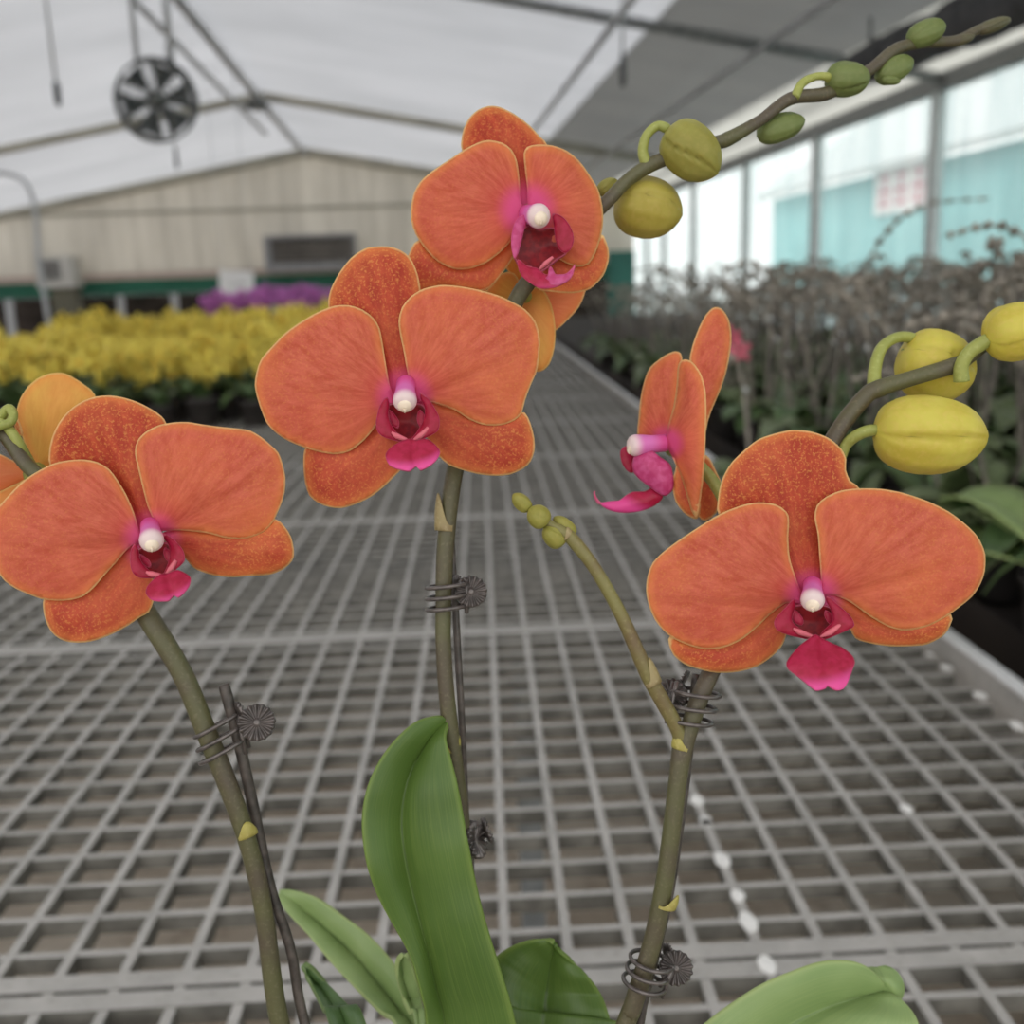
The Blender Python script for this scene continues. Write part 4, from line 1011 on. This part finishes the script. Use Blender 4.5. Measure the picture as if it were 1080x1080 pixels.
def card():
    Y = 13.0; a = on_y(230, 286, Y); b = on_y(269, 313, Y)
    root = empty('notice_card', ((a.x+b.x)/2, Y, b.z), 'white notice card hanging over the purple flowers', 'sign')
    Rm = Matrix.Translation(((a.x+b.x)/2, Y, (a.z+b.z)/2)) @ Matrix.Rotation(R(4), 4, 'Y'); w, h2 = (b.x-a.x)/2, (a.z-b.z)/2
    m = MB(); m.box((-w,-.008,-h2), (w,.008,h2), Rm); m.build('card', plain('card_white', (244, 244, 242), .6, var=.02), root, False)
    m = MB(); m.box((-w*.45,-.0095,-h2*.1), (w*.5,-.0082,h2*.06), Rm @ Matrix.Rotation(R(-9), 4, 'Y')); m.build('faint_line', plain('card_grey', (206, 206, 206), .6), root, False)
    for s in (-.8, .8):
        p = Rm @ Vector((w*s, 0, h2)); m = MB(); m.tube([p, Vector((p.x, p.y, roof_z(p.x)))], .004, 6); m.build('cord', M['frame_grey'], root)
card()
# dark rolled shade cloth along the upper right
def shade():
    p0 = on_y(985, 12, 4.6); p1 = on_y(840, 62, 6.2)
    x = XN-.22
    P = [Vector((x, 5.2, roof_z(x)-.36)), Vector((x, 6.6, roof_z(x)-.33)), Vector((x, 8.2, roof_z(x)-.30))]
    root = empty('rolled_shade_cloth', P[0], 'dark rolled shade cloth under the roof at the upper right', 'shade cloth')
    m = MB(); v, f, t = tube_geo(P, [.10, .16, .13, .15, .08], 16, True, 30)
    v = [p+Vector((0, 0, .03*noise.noise((p.y*5, p.x*9, p.z*9)))) for p in v]
    m.add(v, f); m.build('cloth_roll', plain('shade_cloth', (88, 88, 90), .9, var=.15, scale=12), root)
    for y in (5.6, 7.6):
        m = MB(); m.tube([Vector((x, y, roof_z(x)-.3)), Vector((x, y, roof_z(x)))], .015, 8); m.build('strap', M['frame_dark'], root)
shade()

# ================================================================== the other plants
M['bg_leaf'] = leaf_mat('bg_leaf', (62, 86, 50), (84, 108, 66), (118, 138, 88), .15)
M['bg_leaf2'] = leaf_mat('bg_leaf2', (84, 98, 62), (108, 122, 84), (140, 150, 110), .15)
M['bg_spike'] = plain('bg_spike', (142, 134, 122), .55, .4, var=.25, scale=40)
M['bg_bud'] = plain('bg_bud', (150, 142, 116), .5, .4, var=.2, scale=60)
M['yellow'] = plain('yellow_petal', (255, 224, 104), .55, .2, var=.15, scale=60)
M['yellow_deep'] = plain('yellow_lip', (236, 180, 50), .5)
M['purple'] = plain('purple_petal', (220, 134, 214), .55, .2, var=.12, scale=40)
M['pinkf'] = plain('pink_petal', (226, 110, 130), .55, .2, var=.12, scale=40)
M['grey_pot'] = plain('grey_pot', (70, 66, 64), .6)
M['glint_white'] = plain('glint_white', (190, 192, 190), .12, .9, var=.02)
def blade(m, a, L, W, rise, droop, z0, rnd, fold=.25, n=9):
    v = []; ac = []; tt = []; dx, dy = math.cos(a), math.sin(a)
    for i in range(n):
        t = i/(n-1); r = L*(t*(1-.15*t)); z = z0+rise*math.sin(t*1.9)-droop*t*t
        w = W*(.35+.65*math.sin(math.pi*min(1, .22+.72*t)))*(1 if t < .9 else .62) if t < .999 else W*.06
        for s in (-1, -.5, 0, .5, 1):
            v.append(Vector((r*dx-dy*w*s, r*dy+dx*w*s, z+fold*w*abs(s)))); ac.append(s); tt.append(t)
    k = len(v); v += [p-Vector((0,0,.0022)) for p in v]; ac += ac; tt += tt
    f = []
    for i in range(n-1):
        for s in range(4):
            q = (i*5+s, i*5+s+1, i*5+s+6, i*5+s+5); f += [q, tuple(x+k for x in reversed(q))]
        f += [(i*5, i*5+5, i*5+5+k, i*5+k), (i*5+4, i*5+4+k, i*5+9+k, i*5+9)]
    m.add(v, f, across=ac, t=tt)
def pot_mesh(root, r, h):
    m = MB(); m.lathe([(.0001,.001),(.72*r,.001),(.92*r,h*.86),(r,h*.86),(r,h),(.9*r,h),(.85*r,h*.88),(.0001,h*.87)], Matrix.Identity(4), 20)
    m.build('flower_pot', M['grey_pot'], root)
def bloom(m, c, nrm, r, k=5):
    F = frame(c, nrm)
    for i in range(k):
        a = 6.2832*i/k+.3; w = .42 if k > 4 else .5
        v = [F @ Vector((x, y, z)) for x, y, z in ((0,0,0), (r*.5*math.cos(a-w), r*.5*math.sin(a-w), r*.12), (r*.92*math.cos(a-w*.55), r*.92*math.sin(a-w*.55), r*.02), (r*math.cos(a), r*math.sin(a), -r*.04), (r*.92*math.cos(a+w*.55), r*.92*math.sin(a+w*.55), r*.02), (r*.5*math.cos(a+w), r*.5*math.sin(a+w), r*.12))]
        n = len(v); v += [p-F.to_3x3()@Vector((0,0,.0015)) for p in v]
        m.add(v, [tuple(range(n)), tuple(range(2*n-1, n-1, -1))]+[(j, j+n, (j+1) % n+n, (j+1) % n) for j in range(n)])
def bare_plant(seed, tall=.42, nsp=2, arch=False, bloomc=None, big=1.0, name='bare_spiked_orchid', lm=None):
    rnd = random.Random(seed); root = empty(name, (0,0,0))
    pot_mesh(root, .055, .10)
    for k in range(rnd.randint(5, 7)):
        m = MB(); blade(m, rnd.random()*6.28, rnd.uniform(.13, .2)*big, rnd.uniform(.028, .04)*big, rnd.uniform(.05, .12), rnd.uniform(.02, .1), .095, rnd)
        m.build('leaf', lm or (M['bg_leaf'] if rnd.random() < .6 else M['bg_leaf2']), root)
    for k in range(nsp):
        a = rnd.random()*6.28; H = tall*rnd.uniform(.85, 1.1); d = Vector((math.cos(a), math.sin(a), 0))
        lean = rnd.uniform(.04, .10) if not arch else .13
        P = [Vector((0,0,.09)), Vector((0,0,.09+H*.4))+d*lean*.4, Vector((0,0,.09+H*.8))+d*lean, Vector((0,0,.09+H*1.0))+d*(lean+.09), Vector((0,0,.09+H*(1.03 if arch else .98)))+d*(lean+(.24 if arch else .17))]
        S = spline(P, 40); m = MB(); m.tube(P, [.0036, .0034, .003, .0024, .0014], 6, n=22)
        for q in range(9):
            i = 22+q*2; sg = 1 if q % 2 else -1; s = .011-.0006*q
            c = S[i]+d.cross(Vector((0,0,1)))*sg*s*.8
            m.lathe([(.0001,-s),(.6*s,-.6*s),(.75*s,0),(.5*s,.7*s),(.0001,s)], frame(c, Vector((rnd.uniform(-1,1), rnd.uniform(-1,1), .6))), 8)
        m.build('flower_spike', M['bg_spike'], root)
        m = MB(); m.tube([Vector((.012,0,.08)), Vector((.012,0,.09+H*.8))+d*lean*1.0], .0022, 6); m.build('stake', M['stake'], root)
        m = MB(); c = S[16]; m.lathe([(.0001,-.006),(.005,-.004),(.006,0),(.005,.004),(.0001,.006)], Matrix.Translation(c+Vector((.004,0,0))), 10); m.build('glint_bead', M['glint_white'], root)  # small pale bead added to stand for window glints
    if bloomc:
        m = MB()
        for q in range(3):
            m = MB(); bloom(m, S[24+q*5]+Vector((0,-.02,0)), Vector((-.3,-1,.1)), .024); m.build('blossom', bloomc, root)
    return root
# right bench
V2L, V2R = VR+.10, VR+2.3
def simple_bench(name, label, xa, xb, y0, y1):
    root = empty(name, BM @ Vector(((xa+xb)/2, (y0+y1)/2, 0)), label, 'bench')
    m = MB(); m.box((xa, y0, -.02), (xb, y1, -.004), BM); m.build('bench_top', M['dark_lower'], root, False)
    for s, x in ((1, xb), (-1, xa)):
        m = MB(); m.box((x-.004, y0, -.05), (x+.004, y1, .02), BM); m.build('rim', M['dark_lower'], root, False)
    for y in np.arange(y0+.5, y1, 3.0):
        for x in (xa+.4, xb-.4):
            m = MB(); m.box((x-.022, y-.022, -BENCH+.004), (x+.022, y+.022, -.02), BM); m.build('leg', M['steel'], root, False)
    return root
simple_bench('side_bench', 'dark side bench on the right carrying the mass of bare orchid spikes', V2L, V2R, .2, 14.5)
GL = 'bare brown-grey orchid spike in a dark pot, in the crowded mass on the right bench'
protos = [bare_plant(s, tall=t, nsp=n) for s, t, n in ((1,.34,2),(2,.39,2),(3,.31,3),(4,.36,2),(5,.33,3),(6,.29,2))]
archp = bare_plant(20, tall=.50, nsp=1, arch=True)
pinkp = bare_plant(30, tall=.26, nsp=1, bloomc=M['pinkf'], name='pink_orchid')
bigp = bare_plant(41, tall=.3, nsp=1, big=1.55, name='broad_leaved_orchid', lm=M['leaf_pale'])
used = set(); rr = random.Random(5); cnt = 0
pl = []
y = .74
while y < 13.8:
    st = .155 if y < 4 else (.22 if y < 7 else .32)
    k = 0; x = V2L+.07
    while x < V2R-.05:
        pl.append((x+rr.uniform(-.025,.025), y+rr.uniform(-.03,.03))); x += .20 if y < 4 else .26
    y += st
pl = [p for p in pl if not (p[0] > V2L+.12+p[1]*.75+.5)]     # what the frame does not show is left out
def put(o, x, y, rz, label, cat, group, sc_=1.0, z=0.0):
    o.location = BM @ Vector((x, y, z)); o.rotation_euler = (0, 0, rz); o.scale = (sc_,)*3
    tag(o, label, cat, group)
for x, y in pl[:296]:
    i = rr.randrange(6)
    o = protos[i]
    if i in used: o = copy_tree(o)
    used.add(i)
    put(o, x, y, rr.random()*6.28, GL, 'orchid', 'bare spiked orchids on the right bench', rr.uniform(.9, 1.08))
q = bl(at(850, 330, 2.3)); put(archp, q.x, q.y, 1.9, 'arching orchid spike rising above the mass, left of the two tallest', 'orchid', None)
q = bl(at(1075, 330, 1.9)); o = copy_tree(archp); put(o, q.x, q.y, 1.2, 'tall arching orchid spike rising above the mass at the right margin', 'orchid', None, 1.02)
q = bl(at(1165, 610, 1.15)); put(bigp, q.x, q.y, .4, 'orchid with large pale green leaves at the right margin, nearest of the side bench plants', 'orchid', None)
q = bl(at(795, 430, 1.75)); put(pinkp, q.x, q.y, .5, 'orchid with small pink flowers among the bare spikes behind the sideways flower', 'orchid', None)

# yellow and purple orchids at the far left of the bench
def showy(name, seed, petal, lipm, tall, n, r):
    rnd = random.Random(seed); root = empty(name, (0,0,0)); pot_mesh(root, .06, .10)
    for k in range(6):
        m = MB(); blade(m, k*1.05+rnd.random(), rnd.uniform(.12, .18), rnd.uniform(.025, .035), rnd.uniform(.06, .12), rnd.uniform(.02, .08), .095, rnd); m.build('leaf', M['bg_leaf'], root)
    for s in range(3):
        a = s*2.1+rnd.random(); d = Vector((math.cos(a), math.sin(a), 0)); H = tall*rnd.uniform(.8, 1.08)
        P = [Vector((0,0,.09)), Vector((0,0,.09+H*.5))+d*.02, Vector((0,0,.09+H*.9))+d*.06, Vector((0,0,.09+H))+d*.13]
        m = MB(); m.tube(P, [.0035, .003, .0025, .0015], 6, n=16); m.build('flower_spike', M['bg_leaf'], root)
        S = spline(P, 30)
        for q in range(n):
            i = 12+int(17*q/n); c = S[i]+Vector((rnd.uniform(-1,1), rnd.uniform(-1,1), rnd.uniform(-.5,.8)))*r*1.0
            nr = Vector((rnd.uniform(-1,1), -1.0+rnd.uniform(-.6,.9), rnd.uniform(-.2,.5))).normalized()
            m = MB(); bloom(m, c, nr, r*rnd.uniform(.9, 1.25)); k0 = len(m.f); bloom(m, c+nr*.004, nr, r*.35, 3)
            obj('blossom', m.v, m.f, None, root, True, mats=[petal, lipm], fm=[0]*k0+[1]*(len(m.f)-k0))
    return root
yp = [showy('yellow_orchid', s, M['yellow'], M['yellow_deep'], t, 8, .036) for s, t in ((1,.19),(2,.26),(3,.15),(4,.22))]
pp = [showy('purple_orchid', s, M['purple'], M['pinkf'], t, 7, .040) for s, t in ((11,.34),(12,.38))]
used = set(); n_y = 0
e = bl(on_z(268, 452, BENCH)); xe, y0 = e.x, e.y
y = y0+.1
while y < 7.6:
    x = xe-.02+min(.30,(y-y0)*.10)
    while x > VL+.1:
        if n_y < 150:
            i = rr.randrange(4); o = yp[i]
            if i in used: o = copy_tree(o)
            used.add(i)
            put(o, x+rr.uniform(-.03,.03), y+rr.uniform(-.03,.03), rr.random()*6.28, 'potted orchid with sprays of bright yellow flowers in the yellow mass at the back left', 'orchid', 'yellow orchids at the back left', rr.uniform(.82, 1.14)); n_y += 1
        x -= .17
    y += .20 if y < 5.5 else .34
used = set()
for k, (px, dep) in enumerate(((225,10.2),(238,10.9),(252,10.4),(266,11.2),(279,10.6),(292,11.3),(306,10.3),(318,11),(330,10.6),(345,11.2),(242,11.8),(284,11.9),(312,11.9))):
    q = bl(at(px, 360, dep)); i = k % 2; o = pp[i]
    if i in used: o = copy_tree(o)
    used.add(i)
    put(o, q.x, q.y, rr.random()*6.28, 'potted orchid with purple-pink flowers behind the yellow ones', 'orchid', 'purple orchids behind the yellow ones', rr.uniform(1.0, 1.15))

# ================================================================== light
w = bpy.data.worlds.new('sky'); sc.world = w; w.use_nodes = True
nt = w.node_tree; nt.nodes.clear()
out = nt.nodes.new('ShaderNodeOutputWorld'); bg = nt.nodes.new('ShaderNodeBackground')
tc = nt.nodes.new('ShaderNodeTexCoord'); sp = nt.nodes.new('ShaderNodeSeparateXYZ'); mr = nt.nodes.new('ShaderNodeMapRange'); mx = nt.nodes.new('ShaderNodeMix'); mx.data_type = 'RGBA'
nt.links.new(tc.outputs['Generated'], sp.inputs[0]); nt.links.new(sp.outputs['Z'], mr.inputs['Value'])
mr.inputs['From Min'].default_value = -.05; mr.inputs['From Max'].default_value = .9
nt.links.new(mr.outputs[0], mx.inputs[0]); mx.inputs[6].default_value = (1, .985, .96, 1); mx.inputs[7].default_value = (.97, .985, 1.0, 1)
nt.links.new(mx.outputs[2], bg.inputs['Color']); bg.inputs['Strength'].default_value = 1.35
nt.links.new(bg.outputs[0], out.inputs['Surface'])
sd = bpy.data.lights.new('sun', 'SUN'); so = bpy.data.objects.new('sun', sd); COL.objects.link(so)
sd.energy = 1.6; sd.angle = R(25); sd.color = (1, .95, .86)
so.rotation_euler = Vector((.45, -.62, -.66)).to_track_quat('-Z', 'Y').to_euler()
so.location = (-3, 3, 8)

vs = sc.view_settings
vs.view_transform = 'Standard'; vs.look = 'None'; vs.gamma = 1; vs.use_curve_mapping = False; vs.exposure = 0.35
sc.cycles.use_denoising = True
sc.cycles.max_bounces = 10; sc.cycles.transparent_max_bounces = 12; sc.cycles.transmission_bounces = 8; sc.cycles.diffuse_bounces = 5
